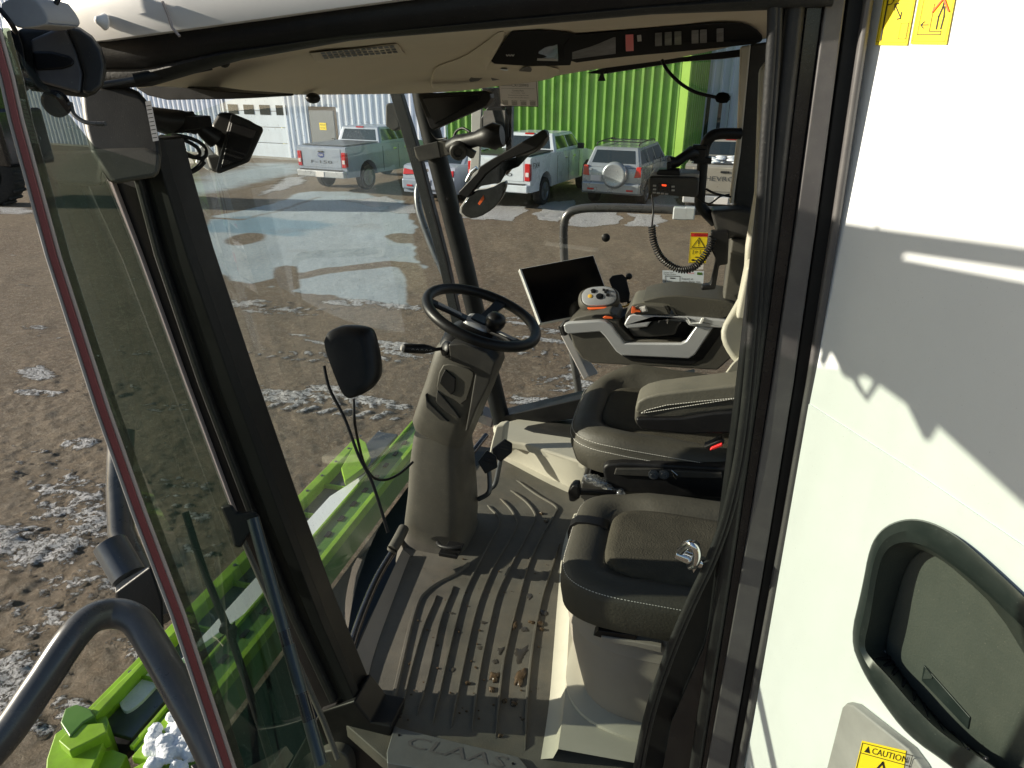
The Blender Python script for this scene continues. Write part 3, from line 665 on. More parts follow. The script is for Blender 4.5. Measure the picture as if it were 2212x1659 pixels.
hl.data.set_sharp_from_angle(angle=math.radians(50))
from mathutils.bvhtree import BVHTree
_bv=BVHTree.FromPolygons([tuple(v.co+hl.parent.location) for v in hl.data.vertices],[tuple(p.vertices) for p in hl.data.polygons])
def HS(px,py,k=.985):
    d=D(px,py).normalized(); h=_bv.ray_cast(V((0,0,0)),d)
    return h[0]*k if h[0] is not None and h[3]<3.2 else PY(px,py,2.6)*k
def hslab(name,m,parent,pts,k,th=.04,bev=.004,ch=1,hold=None):
    P=[HS(a,b,1) for a,b in pts]; 
    if ch: P=chai(P,ch)
    P=[p*k for p in P]; c=sum(P,V())/len(P)
    # fan mesh so that the face follows the curved lining
    n=len(P); vs=P+[p+p.normalized()*th for p in P]; cc=c
    fs=[(i,i+n,(i+1)%n+n,(i+1)%n) for i in range(n)]+[((i+1)%n,2*n,i) for i in range(n)]
    return obj(name,MB().add(vs+[cc],fs),m,parent,bev)
# vent grille
f=quadframe([(676,130),(868,103),(670,118)],1.62); 
def frame4(bl,br,tl,y,lift=.001): return quadframe([bl,br,tl],y,lift)
vg=hslab('vent_grille','headliner',hl,[(668,115),(760,105),(858,94),(875,118),(780,126),(684,133)],.975,.04,.002,0)
g=MB()
for r_ in range(3):
    for c in range(13):
        u0=(c+.12)/13;u1=(c+.86)/13;v0=(r_+.1)/3;v1=(r_+.8)/3
        def s(u,v): 
            a=V((690,113,0)).lerp(V((852,98,0)),u); b=V((700,129,0)).lerp(V((862,115,0)),u); p=a.lerp(b,v); return HS(p.x,p.y,.950)
        g.quad(s(u0,v0),s(u0,v1),s(u1,v1),s(u1,v0))
obj('vent_slots',g,'dark_plastic',vg)
# overhead console lobe
lobe=[(935,150),(930,185),(940,197),(1004,191),(1070,186),(1164,176),(1204,165),(1210,143),(1067,137),(1058,132),(1100,66),(1072,70),(1050,90),(1000,124),(950,140)]
lb=hslab('console_lobe','headliner',hl,lobe,.985,.05,.006)
bay=[(1104,68),(1060,131),(1068,138),(1150,143),(1232,141),(1240,110),(1240,72),(1170,64)]
by=hslab('radio_bay','mic_foam',hl,bay,.978,.06,.003,0)
g=MB()
for x in(1096,1102,1108): g.tube([HS(x+1.5*math.cos(a)*2,108+13*math.sin(a),.950) for a in [i*math.pi/8 for i in range(16)]],.0015,6,closed=True)
obj('speaker_ring',g,'grey_plate',by)
ph=hslab('storage_slot','black_gloss',by,[(1168,90),(1204,90),(1206,132),(1160,130)],.950,.012,.001,0)
A('blue_lcd',(.10,.25,.55),.3); hslab('display','blue_lcd',ph,[(1182,103),(1196,103),(1202,120),(1178,122)],.944,.004,.001,0)
hslab('slot_lip','grey_plate',ph,[(1161,126),(1204,127),(1204,132),(1160,131)],.943,.005,.001,0)
strip=[(1217,76),(1280,72),(1475,54),(1592,46),(1630,58),(1650,80),(1642,94),(1575,101),(1475,111),(1330,124),(1218,139)]
st=hslab('switch_panel','mic_foam',hl,strip,.975,.06,.005)
hslab('hazard_switch','red',st,[(1351,75),(1368,74),(1369,110),(1352,111)],.950,.012,.001,0)
hslab('grey_switch','grey_plate',st,[(1376,76),(1385,75),(1386,89),(1377,90)],.950,.012,.001,0)
for x in(1415,1436,1457,1494,1512,1548): hslab('switch','black',st,[(x,72-(x-1400)*.07),(x+15,71-(x-1400)*.07),(x+15,100-(x-1400)*.07),(x,101-(x-1400)*.07)],.950,.012,.001,0)
hslab('vent_ribs','black',st,[(1236,88),(1330,80),(1330,116),(1236,128)],.950,.012,.001,0)
# dome lamps / small flaps in the lobe
for i,(pts,c) in enumerate([([(1008,190),(1030,161),(1052,160),(1042,184)],'column'),([(1055,187),(1078,157),(1101,158),(1090,181)],'column'),([(1108,181),(1128,155),(1152,156),(1142,176)],'column')]):
    pts=[(a_,b_-11) for a_,b_ in pts]; fl=hslab('map_lamp',c,lb,pts,.962,.014,.002)
    if i<2: hslab('lamp_lens','paper_blue',fl,[(pts[1][0]+4,pts[1][1]+3),(pts[2][0]-3,pts[2][1]+3),(pts[2][0]-5,pts[2][1]+6),(pts[1][0]+2,pts[1][1]+6)],.958,.004,.0005,0)
# trim strips under headliner
slab('wiper_motor_trim','black',cab,[(290,188),(340,182),(400,186),(470,196),(583,204),(583,209),(500,214),(360,216),(318,206)],1.45,.1)
slab('blind_roller','black',cab,[(1265,158),(1330,139),(1475,123),(1602,106),(1606,115),(1602,122),(1560,127),(1475,133),(1300,160)],2.70,.06)
obj('blind_clip',MB().prism([PY(a,b,2.69) for a,b in [(1291,150),(1308,150),(1303,160),(1308,175),(1291,175),(1297,160)]],(0,.01,0)),'black',cab,bev=.002)
for (x,y) in ((676,212),): obj('sensor_knob',MB().ball(PX(x,y,-1.14),.022,12,(1,1,.7)),'black',cab)
# far roof rail above right window (black)
# ---- A pillars
def beam(name,m,a0,a1,b0,b1,y,th,parent=cab,bev=.006): return slab(name,m,parent,[a0,a1,b1,b0],y,th,bev)
fp=MB().tube([PY(905,150,YF-.03),PY(918,235,YF-.03),PY(1000,560,YF-.03),PY(1085,915,YF-.03)],.043,20)
pl=obj('pillar',fp,'pillar_paint',cab)
slab('pillar_flange','pillar_paint',pl,[(838,190),(862,190),(905,330),(965,560),(1040,900),(1020,900),(945,560),(880,330)],YF+.02,.04)
# near pillar made of strips
npl=slab('pillar','black',cab,[(238,300),(330,300),(352,385),(403,553),(500,832),(600,1106),(690,1340),(765,1515),(690,1540),(600,1350),(530,1180),(500,1096),(440,940),(390,800),(300,553),(240,397)],YN,.09,.006)
slab('pillar_face','pillar_paint',npl,[(316,300),(330,300),(354,385),(405,553),(502,832),(602,1106),(692,1340),(768,1515),(742,1518),(668,1340),(572,1106),(468,832),(368,553),(320,385)],YN-.006,.03,.003)
slab('pillar_seal','rubber',npl,[(262,300),(275,300),(300,385),(345,553),(440,832),(545,1106),(640,1340),(725,1519),(712,1523),(625,1340),(530,1106),(425,832),(330,553),(285,385)],YN-.014,.02,.006)
slab('glass_edge_trim','pink_grey',npl,[(236,390),(241,390),(302,550),(400,820),(502,1094),(530,1166),(524,1170),(497,1100),(394,822),(297,555)],YN-.01,.01,.001)
# outer rail by the far pillar (outside)
tag(obj('mirror_rail',MB().tube(cat([T(905,400,3.6),T(902,425,3.6),T(910,470,3.6),T(945,560,3.6),T(985,640,3.6)],6),.020,12),'steel_dark'),'grey tube bent outside the far windscreen pillar','rail')
# ---- windscreen (curved between pillars)
wr=[]
lpx=[(330,300),(352,385),(403,553),(500,832),(600,1106),(690,1340),(750,1480)]
rpx=[(865,150),(880,240),(928,440),(980,640),(1030,830),(1050,905),(1052,915)]
for (a,b),(c,d) in zip(lpx,rpx):
    p=PY(a,b,YN+.03); q_=PY(c,d,YF-.02); row=[]
    for i in range(13):
        t=i/12; x=p.lerp(q_,t); x.x-=.20*math.sin(math.pi*t)**.8 if 0<t<1 else 0; row.append(x)
    wr.append(row)
obj('windscreen',MB().loft(wr,False,False,True),'glass',cab)
# lower seal: dark line following glass foot
ft=[PZ(a,b,FZ+.01) for a,b in [(742,1490),(750,1430),(775,1345),(812,1255),(850,1190),(905,1110),(960,1050),(1010,990),(1050,940)]]
obj('windscreen_seal',MB().tube(cat(ft,6),.014,10),M['black_gloss'],cab)
# right hand window
obj('side_window',MB().add([PY(950,180,YF+.04),PY(1640,60,YF+.04),PY(1640,800,YF+.04),PY(1105,905,YF+.04)],[(0,1,2,3)]),'glass_side',cab)
slab('window_foot_trim','black',cab,[(1060,905),(1115,893),(1262,860),(1500,815),(1500,850),(1240,905),(1100,925)],YF-.06,.1)
# rear right pillar
rp=slab('rear_pillar','dark_plastic',cab,[(1620,95),(1700,85),(1690,520),(1660,640),(1560,660),(1590,400)],2.62,.12,.008)
slab('pillar_trim','headliner',rp,[(1600,100),(1622,96),(1600,330),(1583,440),(1575,440),(1592,300)],2.60,.05,.006)
slab('pillar_lower_trim','column',rp,[(1580,515),(1640,515),(1625,700),(1556,690)],2.50,.1,.01)
slab('pillar_bracket','dark_plastic',rp,[(1535,455),(1600,452),(1660,465),(1655,560),(1620,520),(1590,512),(1570,520),(1545,500)],2.48,.1,.012)
slab('rear_trim','beige_light',cab,[(1642,150),(1690,90),(1690,700),(1600,760),(1612,540),(1632,420)],2.3,.08,.01)
b=slab('rear_console_box','beige_light',cab,[(1612,580),(1625,572),(1660,570),(1660,700),(1590,690)],2.2,.1,.01)
slab('switch','grey_plate',b,[(1618,592),(1632,590),(1630,607),(1616,609)],2.192,.01,.002)
# ---- B pillar (door frame strips)
bx=[(1700,0),(1890,0),(1605,1659),(1385,1659)]
bp_=slab('door_pillar','pillar_paint',cab,[(1700,-60),(1898,-60),(1750,850),(1595,1720),(1480,1720),(1590,900)],YN,.10,.004)
def strip(name,m,xt,xb,yoff,th=.02,bev=.003,bend=0,y0=-60,y1=1720,par=bp_):
    """strip between two px lines given top (x at y=0) and bottom (x at y=1659), left/right"""
    ys_=[y0,200,500,830,1150,1400,1659,y1]; L_=[];R_=[]
    for yy_ in ys_:
        t=yy_/1659; cv=bend*math.sin(math.pi*min(max(t,0),1))
        L_.append((xt[0]+(xb[0]-xt[0])*t+cv,yy_)); R_.append((xt[1]+(xb[1]-xt[1])*t+cv,yy_))
    return slab(name,m,par,L_+R_[::-1],YN-yoff,th,bev)
strip('inner_seal','rubber',(1700,1742),(1490,1515),.022,.05,.010,bend=14)
strip('pillar_groove','black_gloss',(1742,1780),(1515,1530),.012,.02,.003,bend=12)
strip('pillar_band','pillar_grey',(1783,1826),(1526,1575),.020,.04,.003,bend=14)
strip('outer_channel','pillar_paint',(1830,1868),(1576,1597),.012,.03,.003,bend=12)
strip('panel_edge_seal','pillar_grey',(1868,1888),(1592,1608),.027,.03,.006,bend=13)
# curved rubber seal of the door opening
sealp=[(1672,-60),(1668,100),(1652,330),(1640,520),(1622,760),(1600,960),(1568,1110),(1530,1215),(1490,1300),(1440,1420),(1395,1560),(1365,1720)]
obj('door_seal',MB().tube(cat([PY(a,b,YN-.02) for a,b in sealp],5),.0085,12),'rubber',bp_)
obj('door_seal_lip',MB().tube(cat([PY(a+12,b,YN-.022) for a,b in sealp],5),.005,10),'rubber',bp_)
slab('seal_flange','pillar_paint',bp_,[(a+4,b) for a,b in sealp]+[(1560,1720),(1590,1400),(1640,900),(1690,400),(1716,-60)],YN+.012,.03,.003)
# glossy lower panel behind the seal
slab('lower_pillar_panel','black_gloss',bp_,[(1585,1100),(1560,1250),(1520,1400),(1450,1560),(1420,1720),(1590,1720),(1600,1500),(1600,1100)],YN-.008,.02,.003)
# door striker
sk=MB().tube(cat([PY(1492,1222,1.15),PY(1502,1215,1.13),PY(1506,1195,1.12),PY(1498,1178,1.12),PY(1485,1176,1.13),PY(1470,1190,1.15)],5),.009,12).lathe(PY(1480,1202,1.16),V((1,0,-.25)),[(.011,-.02),(.013,0),(.013,.05),(.011,.055)],16)
sk.prism([PY(a,b,1.155) for a,b in [(1503,1172),(1512,1182),(1508,1222),(1498,1238),(1495,1228),(1501,1200)]],(0,.01,0))
obj('door_striker',sk,'chrome',bp_,bev=.001)
# ---- white side panel (flares outwards behind the cab)
WN=V((-.868,-.497,0)).normalized(); WO=PY(1885,400,1.112)
def PW(px,py,off=0): return PP(px,py,WO+WN*off,WN)
def wslab(name,m,parent,pts,off,th,bev=.003,ch=0,seg=2):
    P=[PW(a,b,off) for a,b in pts]
    if ch: P=chai(P,ch)
    return obj(name,MB().prism(P,-WN*th),m,parent,bev,seg)
wp=[(1888,-80),(2700,-80),(2700,2000),(1560,2000),(1608,1659),(1745,870)]
wpan=wslab('side_panel','white_panel',cab,[(1888,-80),(2700,-80),(2700,1350),(2212,1180),(1980,1022),(1748,872)],0,.05,0)
# recessed grab panel
rim_o=[(1835,1380),(1862,1270),(1878,1180),(1905,1140),(1950,1120),(2000,1122),(2060,1150),(2130,1208),(2300,1370),(2300,1800),(2210,1800),(2150,1740),(2060,1659),(1960,1590),(1900,1510),(1862,1450)]
rim_i=[(1866,1396),(1880,1340),(1895,1240),(1910,1192),(1940,1172),(1985,1174),(2030,1200),(2110,1262),(2300,1440),(2300,1730),(2200,1700),(2130,1640),(2040,1590),(1970,1520),(1920,1460),(1880,1420)]
wslab('lower_side_panel','white_panel',cab,[(1747,872.5),(1980,1022.5),(2212,1180.5),(2700,1360),(2700,1500),(2310,1450)]+[(a,b) for a,b in [(2300,1372),(2130,1212),(2060,1156),(2000,1130),(1950,1128),(1912,1146),(1887,1184),(1870,1270),(1843,1380),(1868,1448),(1906,1508),(1964,1586),(2064,1655),(2154,1736),(2210,1795)]]+[(2210,1900),(1570,1900),(1610,1659)],.002,.05,.0)
# rim as ring between outlines, raised
def ringloft(name,m,parent,levels,cap_last=False,smooth=True,sharp=35,ch=2):
    rs=[]
    for (o_,y,) in levels: rs.append(chai([PW(a,b,y) for a,b in o_],ch))
    mb=MB(); mb.loft(rs,True,False,smooth)
    if cap_last: n=len(rs[-1]); mb.add(rs[-1],[tuple(range(n))])
    o=obj(name,mb,m,parent); o.data.set_sharp_from_angle(angle=math.radians(sharp)); return o
def lerpo(a,b,t): return [(p[0]+(q[0]-p[0])*t,p[1]+(q[1]-p[1])*t) for p,q in zip(a,b)]
rec=ringloft('grab_recess','recess_rim',cab,[(rim_o,0.0020),(lerpo(rim_o,rim_i,.06),0.0120),(lerpo(rim_o,rim_i,.5),0.0160),(lerpo(rim_o,rim_i,.97),0.0100),(rim_i,0.0040)])
fl_=[(1911,1402),(1925,1330),(1955,1225),(1985,1190),(2010,1188),(2060,1225),(2120,1280),(2300,1460),(2300,1730),(2240,1700),(2140,1659),(2080,1610),(2015,1545),(1972,1490),(1935,1440),(1918,1415)]
ringloft('recess_wall','recess',rec,[(rim_i,0.0040),(lerpo(rim_i,fl_,.9),-0.0450),(fl_,-0.0500)],True,sharp=50)
ringloft('recess_back','recess_floor',rec,[(fl_,-0.0485),(lerpo(fl_,[(2100,1450)]*len(fl_),.015),-0.0465)],True,sharp=50)
slot=MB().prism([PW(a,b,-0.0440) for a,b in [(1995,1437),(2016,1460),(2095,1550),(2090,1576),(1990,1470)]],-WN*.006); obj('finger_slot',slot,'recess_rim',rec,bev=.001)
slot=MB().prism([PW(a,b,-0.0425) for a,b in [(2000,1443),(2014,1462),(2012,1466),(1993,1467)]],-WN*.004); obj('slot_edge',slot,'recess',rec)  # small piece over the upper end of the slot
rib_=MB()
RI=cat([V((a_,b_,0)) for a_,b_ in [(1872,1408),(1885,1428),(1920,1466),(1970,1524),(2040,1590),(2130,1640)]],6); RF=cat([V((a_,b_,0)) for a_,b_ in [(1911,1404),(1922,1420),(1938,1444),(1975,1494),(2018,1548),(2090,1612)]],6)
for k in range(6,31,3):
    p,q_=RI[k],RF[k]; rib_.tube([PW(p.x,p.y,.002),PW(p.x+(q_.x-p.x)*.5,p.y+(q_.y-p.y)*.5,-.022),PW(q_.x,q_.y,-.046)],.0035,8); rib_.ball(PW(p.x+1,p.y-1,.006),.0035,8)
obj('grip_ribs',rib_,'black_gloss',rec,bev=.002)
# grey plate with caution sticker
gp=wslab('step_plate','grey_plate',cab,[(1783,1665),(1818,1528),(1826,1520),(1842,1524),(1960,1618),(1990,1659),(2010,1720),(1770,1720)],0.0200,.018,.004)
def sticker(name,label,c,y,base,parent=None,pf=None):
    pf=pf or PY
    BL,BR,TR,TL=[pf(a,b,y) for a,b in c]; f=Frame(BL,BR-BL,TL-BL,.0008)
    mb=MB().prism([BL,BR,TR,TL],-f.n*.0006); o=obj(name,mb,base,parent)
    if parent is None: tag(o,label,'sticker')
    return o,f
so,f=sticker('caution_sticker','yellow caution sticker with black triangle on the grey plate at the lower right',[(1833,1720),(1940,1760),(1957,1622),(1862,1600)],0.0215,'sticker_yellow',pf=PW)
ik=MB(); f.line(ik,[(.03,.03),(.97,.03),(.97,.97),(.03,.97)],.012,1,True); f.line(ik,[(.03,.80),(.97,.80)],.012)
f.text(ik,'CAUTION',.58,.885,.66,.10); f.poly(ik,[(.10,.83),(.22,.83),(.16,.94)]); f.line(ik,[(.12,.12),(.88,.12),(.5,.74)],.035,1,True); f.line(ik,[(.5,.58),(.5,.32)],.05); f.ell(ik,.5,.23,.035,.035)
obj('print',ik,'ink',so)
# pictogram stickers at the top right
so,f=sticker('warning_sticker','yellow power line distance pictogram sticker, left of the two at the top right',[(1890,97),(1959,98),(1984,-40),(1915,-42)],0.0025,'sticker_yellow',pf=PW)
ik=MB(); f.line(ik,[(.05,.05),(.95,.05),(.95,.97),(.05,.97)],.008,1,True); f.line(ik,[(.17,.08),(.17,.95)],.03)
for b_ in(.62,.74,.86): f.line(ik,[(.17,b_),(.32,b_+.02),(.36,b_+.07)],.014); f.line(ik,[(.34,b_+.06),(.40,b_+.11)],.014)
f.line(ik,[(.42,.62),(.66,.42)],.018); f.line(ik,[(.42,.54),(.42,.63),(.52,.64)],.018); f.line(ik,[(.66,.50),(.66,.41),(.56,.40)],.018); f.line(ik,[(.70,.10),(.92,.10),(.92,.34),(.70,.34)],.008,1,True)
obj('print',ik,'ink',so)
so,f=sticker('warning_sticker','yellow pictogram sticker with a red crossed out figure at the top right',[(1966,95),(2044,96),(2070,-42),(1992,-44)],0.0025,'sticker_yellow',pf=PW)
ik=MB(); f.line(ik,[(.05,.05),(.95,.05),(.95,.97),(.05,.97)],.008,1,True); f.line(ik,[(.16,.15),(.80,.15),(.80,.20),(.48,.20),(.48,.62)],.012); f.line(ik,[(.16,.15),(.16,.70),(.52,.72)],.010)
f.line(ik,[(.22,.30),(.42,.30)],.016); f.line(ik,[(.30,.35),(.21,.30),(.30,.25)],.016); f.line(ik,[(.66,.24),(.66,.42),(.72,.56),(.74,.72)],.028); f.line(ik,[(.78,.24),(.80,.42),(.77,.56)],.028); f.ell(ik,.74,.84,.06,.04); f.line(ik,[(.72,.70),(.44,.76)],.03)
obj('print',ik,'ink',so); ik=MB(); f.line(ik,[(.48,.50),(.92,.88)],.03,2); f.line(ik,[(.52,.90),(.90,.50)],.03,2.2); obj('red_cross',ik,'orange',so)
# ================================================================ FLOOR
fo=[(744,1478),(762,1425),(780,1370),(820,1290),(850,1225),(872,1180),(905,1130),(960,1075),(1010,1020),(1060,985),(1095,975),(1270,1068),(1500,1100),(1700,1300),(1700,1760),(900,1700),(740,1560)]
fl=obj('cab_floor',MB().prism([PZ(a,b,FZ) for a,b in fo],(0,0,-.05)),'floor_rubber',cab,bev=.004)
# light left edge strip of floor (rising edge toward the windscreen)
edge_o=[(744,1479),(770,1406),(820,1293),(870,1186)]; edge_i=[(786,1504),(812,1400),(862,1262),(886,1200)]
mb=MB(); E0=cat([PZ(a,b,FZ+.028) for a,b in edge_o],5); E1=cat([PZ(a,b,FZ+.002) for a,b in edge_i],5); E2=[p+V((-.012,-.004,-.04)) for p in E0]
n=min(len(E0),len(E1)); mb.add(E0[:n]+E1[:n]+E2[:n],[(i,i+1,n+i+1,n+i) for i in range(n-1)]+[(2*n+i,2*n+i+1,i+1,i) for i in range(n-1)],True)
obj('floor_edge',mb,'beige',cab)
ribs_px=[
 [(867,1536),(884,1459),(910,1366),(927,1323),(944,1286)],
 [(900,1546),(924,1459),(947,1353),(964,1303),(981,1266)],
 [(934,1566),(957,1459),(984,1346),(1004,1279),(1034,1218),(1057,1173),(1077,1136),(1078,1118),(1066,1106),(1052,1092)],
 [(974,1573),(997,1453),(1024,1333),(1044,1273),(1067,1223),(1097,1173),(1117,1133),(1112,1115),(1098,1095),(1080,1078)],
 [(1019,1580),(1034,1459),(1057,1346),(1074,1283),(1100,1229),(1130,1173),(1154,1126),(1154,1108),(1134,1083),(1102,1060)],
 [(1070,1596),(1084,1453),(1097,1386),(1117,1306),(1140,1223),(1167,1166),(1197,1113),(1200,1095),(1160,1070),(1115,1038)],
 [(1134,1622),(1140,1490),(1154,1373),(1170,1293),(1187,1240),(1210,1173)]]
rb=MB()
for r_ in ribs_px:
    P=cat([PZ(a,b,FZ) for a,b in r_],6); n=len(P); rg=[]
    for i,p in enumerate(P):
        d=(P[min(i+1,n-1)]-P[max(i-1,0)]).normalized(); w=V((-d.y,d.x,0)); k=1 if 2<i<n-3 else .35
        h=.0075*(1 if 0<i<n-1 else .1)
        rg.append([p-w*.0042*k+V((0,0,-.001)),p-w*.0028*k+V((0,0,h)),p+w*.0028*k+V((0,0,h)),p+w*.0042*k+V((0,0,-.001))])
    rb.loft(rg,True,True,False)
obj('mat_ribs',rb,'floor_rubber',fl)
# stepped groove on the left
gr=MB(); P=cat([PZ(a,b,FZ+.0015) for a,b in [(842,1540),(864,1446),(884,1360),(902,1300),(918,1278),(945,1258),(985,1238),(1012,1218)]],6); rg=[]
for i,p in enumerate(P):
    d=(P[min(i+1,len(P)-1)]-P[max(i-1,0)]).normalized(); w=V((-d.y,d.x,0)); rg.append([p-w*.010+V((0,0,-.003)),p-w*.004+V((0,0,.006)),p+w*.004+V((0,0,.006)),p+w*.007+V((0,0,-.003))])
gr.loft(rg,True,True,False); obj('mat_border',gr,'floor_rubber',fl)
# mud crumbs and puddles
def blotch(pts_c,rx,ry,m_,h=.002,par=fl,nm='mud_patch'):
    c=PZ(*pts_c,FZ); P=[]; n=26; ph=random.random()*9
    for i in range(n):
        a=2*math.pi*i/n; k=.8+.5*noise.noise(V((math.cos(a)*1.1+ph,math.sin(a)*1.1,ph)))+.28*noise.noise(V((math.cos(a)*4+ph,math.sin(a)*4,ph)))
        P.append(c+V((math.cos(a)*rx*k,math.sin(a)*ry*k,h)))
    top=[p.lerp(c,.35)+V((0,0,h*1.5)) for p in P]; mid=c+V((0,0,h*2.6))
    mb_=MB(); mb_.loft([[p-V((0,0,h+.001)) for p in P],P,top],True,False,True); o=len(mb_.v); mb_.add(top+[mid],[(i,(i+1)%n,n) for i in range(n)],True)
    return mb_
crumbs=MB()
def merge(a,b): 
    o=len(a.v); a.v+=b.v; a.f+=[tuple(i+o for i in f) for f in b.f]; a.sm+=b.sm
for a in [((1122,1412),.028,.045),((1080,1405),.016,.02),((1070,1430),.012,.012),((1045,1345),.014,.008),((977,1448),.012,.012),((1143,1290),.014,.02),((1175,1325),.018,.016),((1135,1360),.02,.012),((990,1360),.01,.008),((832,1512),.012,.02),((1110,1518),.015,.018),((1040,1400),.018,.008),((975,1325),.02,.006)]: obj('water_stain',blotch(*a,'wet',.0008),'wet',fl)
for a in [((1068,1462),.022,.026),((1124,1468),.022,.042),((1062,1490),.012,.012),((1010,1477),.008,.008),((1112,1352),.012,.022),((1165,1348),.014,.014),((1170,1360),.009,.008),((1148,1345),.016,.007),((1090,1515),.010,.010),((1110,1522),.014,.010),((1081,1590),.008,.007),((1180,1127),.010,.01),((1170,1110),.01,.008)]: obj('mud_patch',blotch(*a,'mud',.003),'mud',fl)
for _ in range(90):
    px=random.uniform(860,1190); py_=random.uniform(1180,1560); p=PZ(px,py_,FZ+.002); crumbs.ball(p,random.uniform(.0012,.0038),6,(1.4,1,.6))
cr_=obj('mud_crumbs',crumbs,'mud',fl); cr_['kind']='stuff'
# sill plate
sp_=[PZ(a,b,FZ+.012) for a,b in [(852,1566),(862,1572),(1120,1634),(1140,1659),(1150,1700),(836,1648),(835,1625)]]
sl=obj('sill_plate',MB().prism(sp_,(0,0,-.03)),'sill',cab,bev=.003)
bl,br_,tl=[PZ(a,b,FZ+.0125) for a,b in [(862,1618),(1100,1672),(880,1580)]]
f=Frame(bl,br_-bl,tl-bl,.0008); tb=MB(); f.text(tb,'CLAAS',.48,.5,.9,.62,1,shear=.15); obj('lettering',tb,'pillar_grey',sl)
obj('screws',MB().lathe(PZ(862,1588,FZ+.012),(0,0,1),[(.004,0),(.003,.002),(.001,.002)],10).lathe(PZ(1108,1650,FZ+.012),(0,0,1),[(.004,0),(.003,.002),(.001,.002)],10),'black',sl)
# outer lower sill (dark) and near-pillar foot
slab('door_sill','black',cab,[(690,1540),(765,1515),(800,1560),(845,1570),(836,1655),(1150,1720),(1400,1740),(1400,1900),(600,1900),(600,1700)],YN-.02,.1,.006)
obj('pillar_foot_cap',MB().prism(chai([PY(a,b,YN-.05) for a,b in [(675,1645),(690,1628),(720,1620),(750,1632),(760,1665),(755,1720),(680,1720)]],2),(0,.05,0)),'column',cab,bev=.006)
slab('pillar_foot','column',cab,[(744,1500),(785,1502),(800,1530),(830,1570),(820,1640),(770,1640),(735,1560)],YN+.02,.05,.015,ch=1)
# raised right side riser / seat plinth
ro_=[(1214,1289),(1210,1400),(1205,1500),(1184,1616),(1180,1655),(1400,1690),(1500,1400),(1500,1200),(1400,1100),(1255,1060)]
pts_lo=[PZ(a,b,FZ) for a,b in [(1168,1640),(1186,1520),(1196,1400),(1204,1300),(1216,1180),(1240,1110)]]
pts_hi=[p+V((.045,.004,.05)) for p in pts_lo]; pts_hh=[p+V((.30,.02,.05)) for p in pts_lo]
L0,L1,L2=[cat(q_,6) for q_ in (pts_lo,pts_hi,pts_hh)]
mid=[a.lerp(b,.5)+V((.010,0,-.012)) for a,b in zip(L0,L1)]
mb=MB(); mb.loft([L0,mid,L1,L2],False,False,True); obj('seat_plinth',mb,'beige_light',cab)
# far side ledge / wall
FW=[(1000,1020),(1087,985),(1235,1064),(1275,1085)]
ledge=[(1056,950),(1070,915),(1110,908),(1240,893),(1420,870),(1420,1000),(1270,1010),(1180,965),(1100,945)]
# top shelf at z = -1.50
SZ=-1.50
top=[PZ(a,b,SZ) for a,b in [(1064,918),(1115,905),(1300,878),(1420,860),(1420,985),(1265,1000),(1130,958),(1085,952)]]
lg=obj('side_ledge',MB().prism(top,(0,0,-.04)),'beige_light',cab,bev=.012,seg=3)
edge=[(1085,954),(1130,960),(1265,1002),(1420,988)]; foot=[(1085,992),(1100,1000),(1250,1072),(1420,1100)]
a_=[PZ(a,b,SZ-.01) for a,b in edge]; b_=[PZ(a,b,FZ) for a,b in foot]
ea,eb=cat(a_,6),cat(b_,6); md=[p.lerp(q_,.55)+V((0,.02,-.01)) for p,q_ in zip(ea,eb)]; md2=[p.lerp(q_,.85)+V((0,.03,-.015)) for p,q_ in zip(ea,eb)]
obj('ledge_wall',MB().loft([ea,md,md2,eb],False,False,True),'beige_light',cab)
obj('ledge_front',MB().prism([T(a,b,2.98) for a,b in [(1060,958),(1070,920),(1092,916),(1084,980),(1062,1000),(1052,995)]],(.01,.05,0)),'beige_light',cab,bev=.01)
ty=[PZ(a,b,SZ+.002) for a,b in [(1127,930),(1145,916),(1300,900),(1300,955),(1231,945)]]
obj('ledge_tray',MB().prism(chai(ty,1),(0,0,-.004)),'dark_plastic',lg,bev=.001)
ft2=[PZ(a,b,FZ+.003) for a,b in [(1040,1042),(1112,1018),(1250,1085),(1240,1110),(1225,1120),(1113,1030),(1050,1060)]]
# ================================================================ STEERING COLUMN
sc=thing('steering_column','steering column with black wheel, spinner knob and control stalk, rising from the cab floor','steering column',(-.81,2.0,FZ))
def rrect(c,u,v,a,b,n=28,e=3.0):
    o=[]
    for i in range(n):
        t=2*math.pi*i/n; ct,st_=math.cos(t),math.sin(t)
        o.append(c+u*a*math.copysign(abs(ct)**(2/e),ct)+v*b*math.copysign(abs(st_)**(2/e),st_))
    return o
ux,uy,uz=V((1,0,0)),V((0,1,0)),V((0,0,1))
def colpt(px,py,y=2.02): return PY(px,py,y)
# lower pedestal: centre line px and half width px
low=[(951,1185,80,.0),(952,1162,77,0),(953,1142,68,0),(955,1105,68,0),(957,1050,64,0),(956,1000,61,0),(956,960,57,0),(958,925,54,0)]
rings=[]
for a,b,w,_ in low:
    c=PY(a,b,2.05); hw_=(PY(a+w,b,2.05)-PY(a-w,b,2.05)).length/2
    rings.append(rrect(c,ux,uy,hw_*.93,hw_*.95,40,4.6))
obj('pedestal',MB().loft(rings),'column',sc)
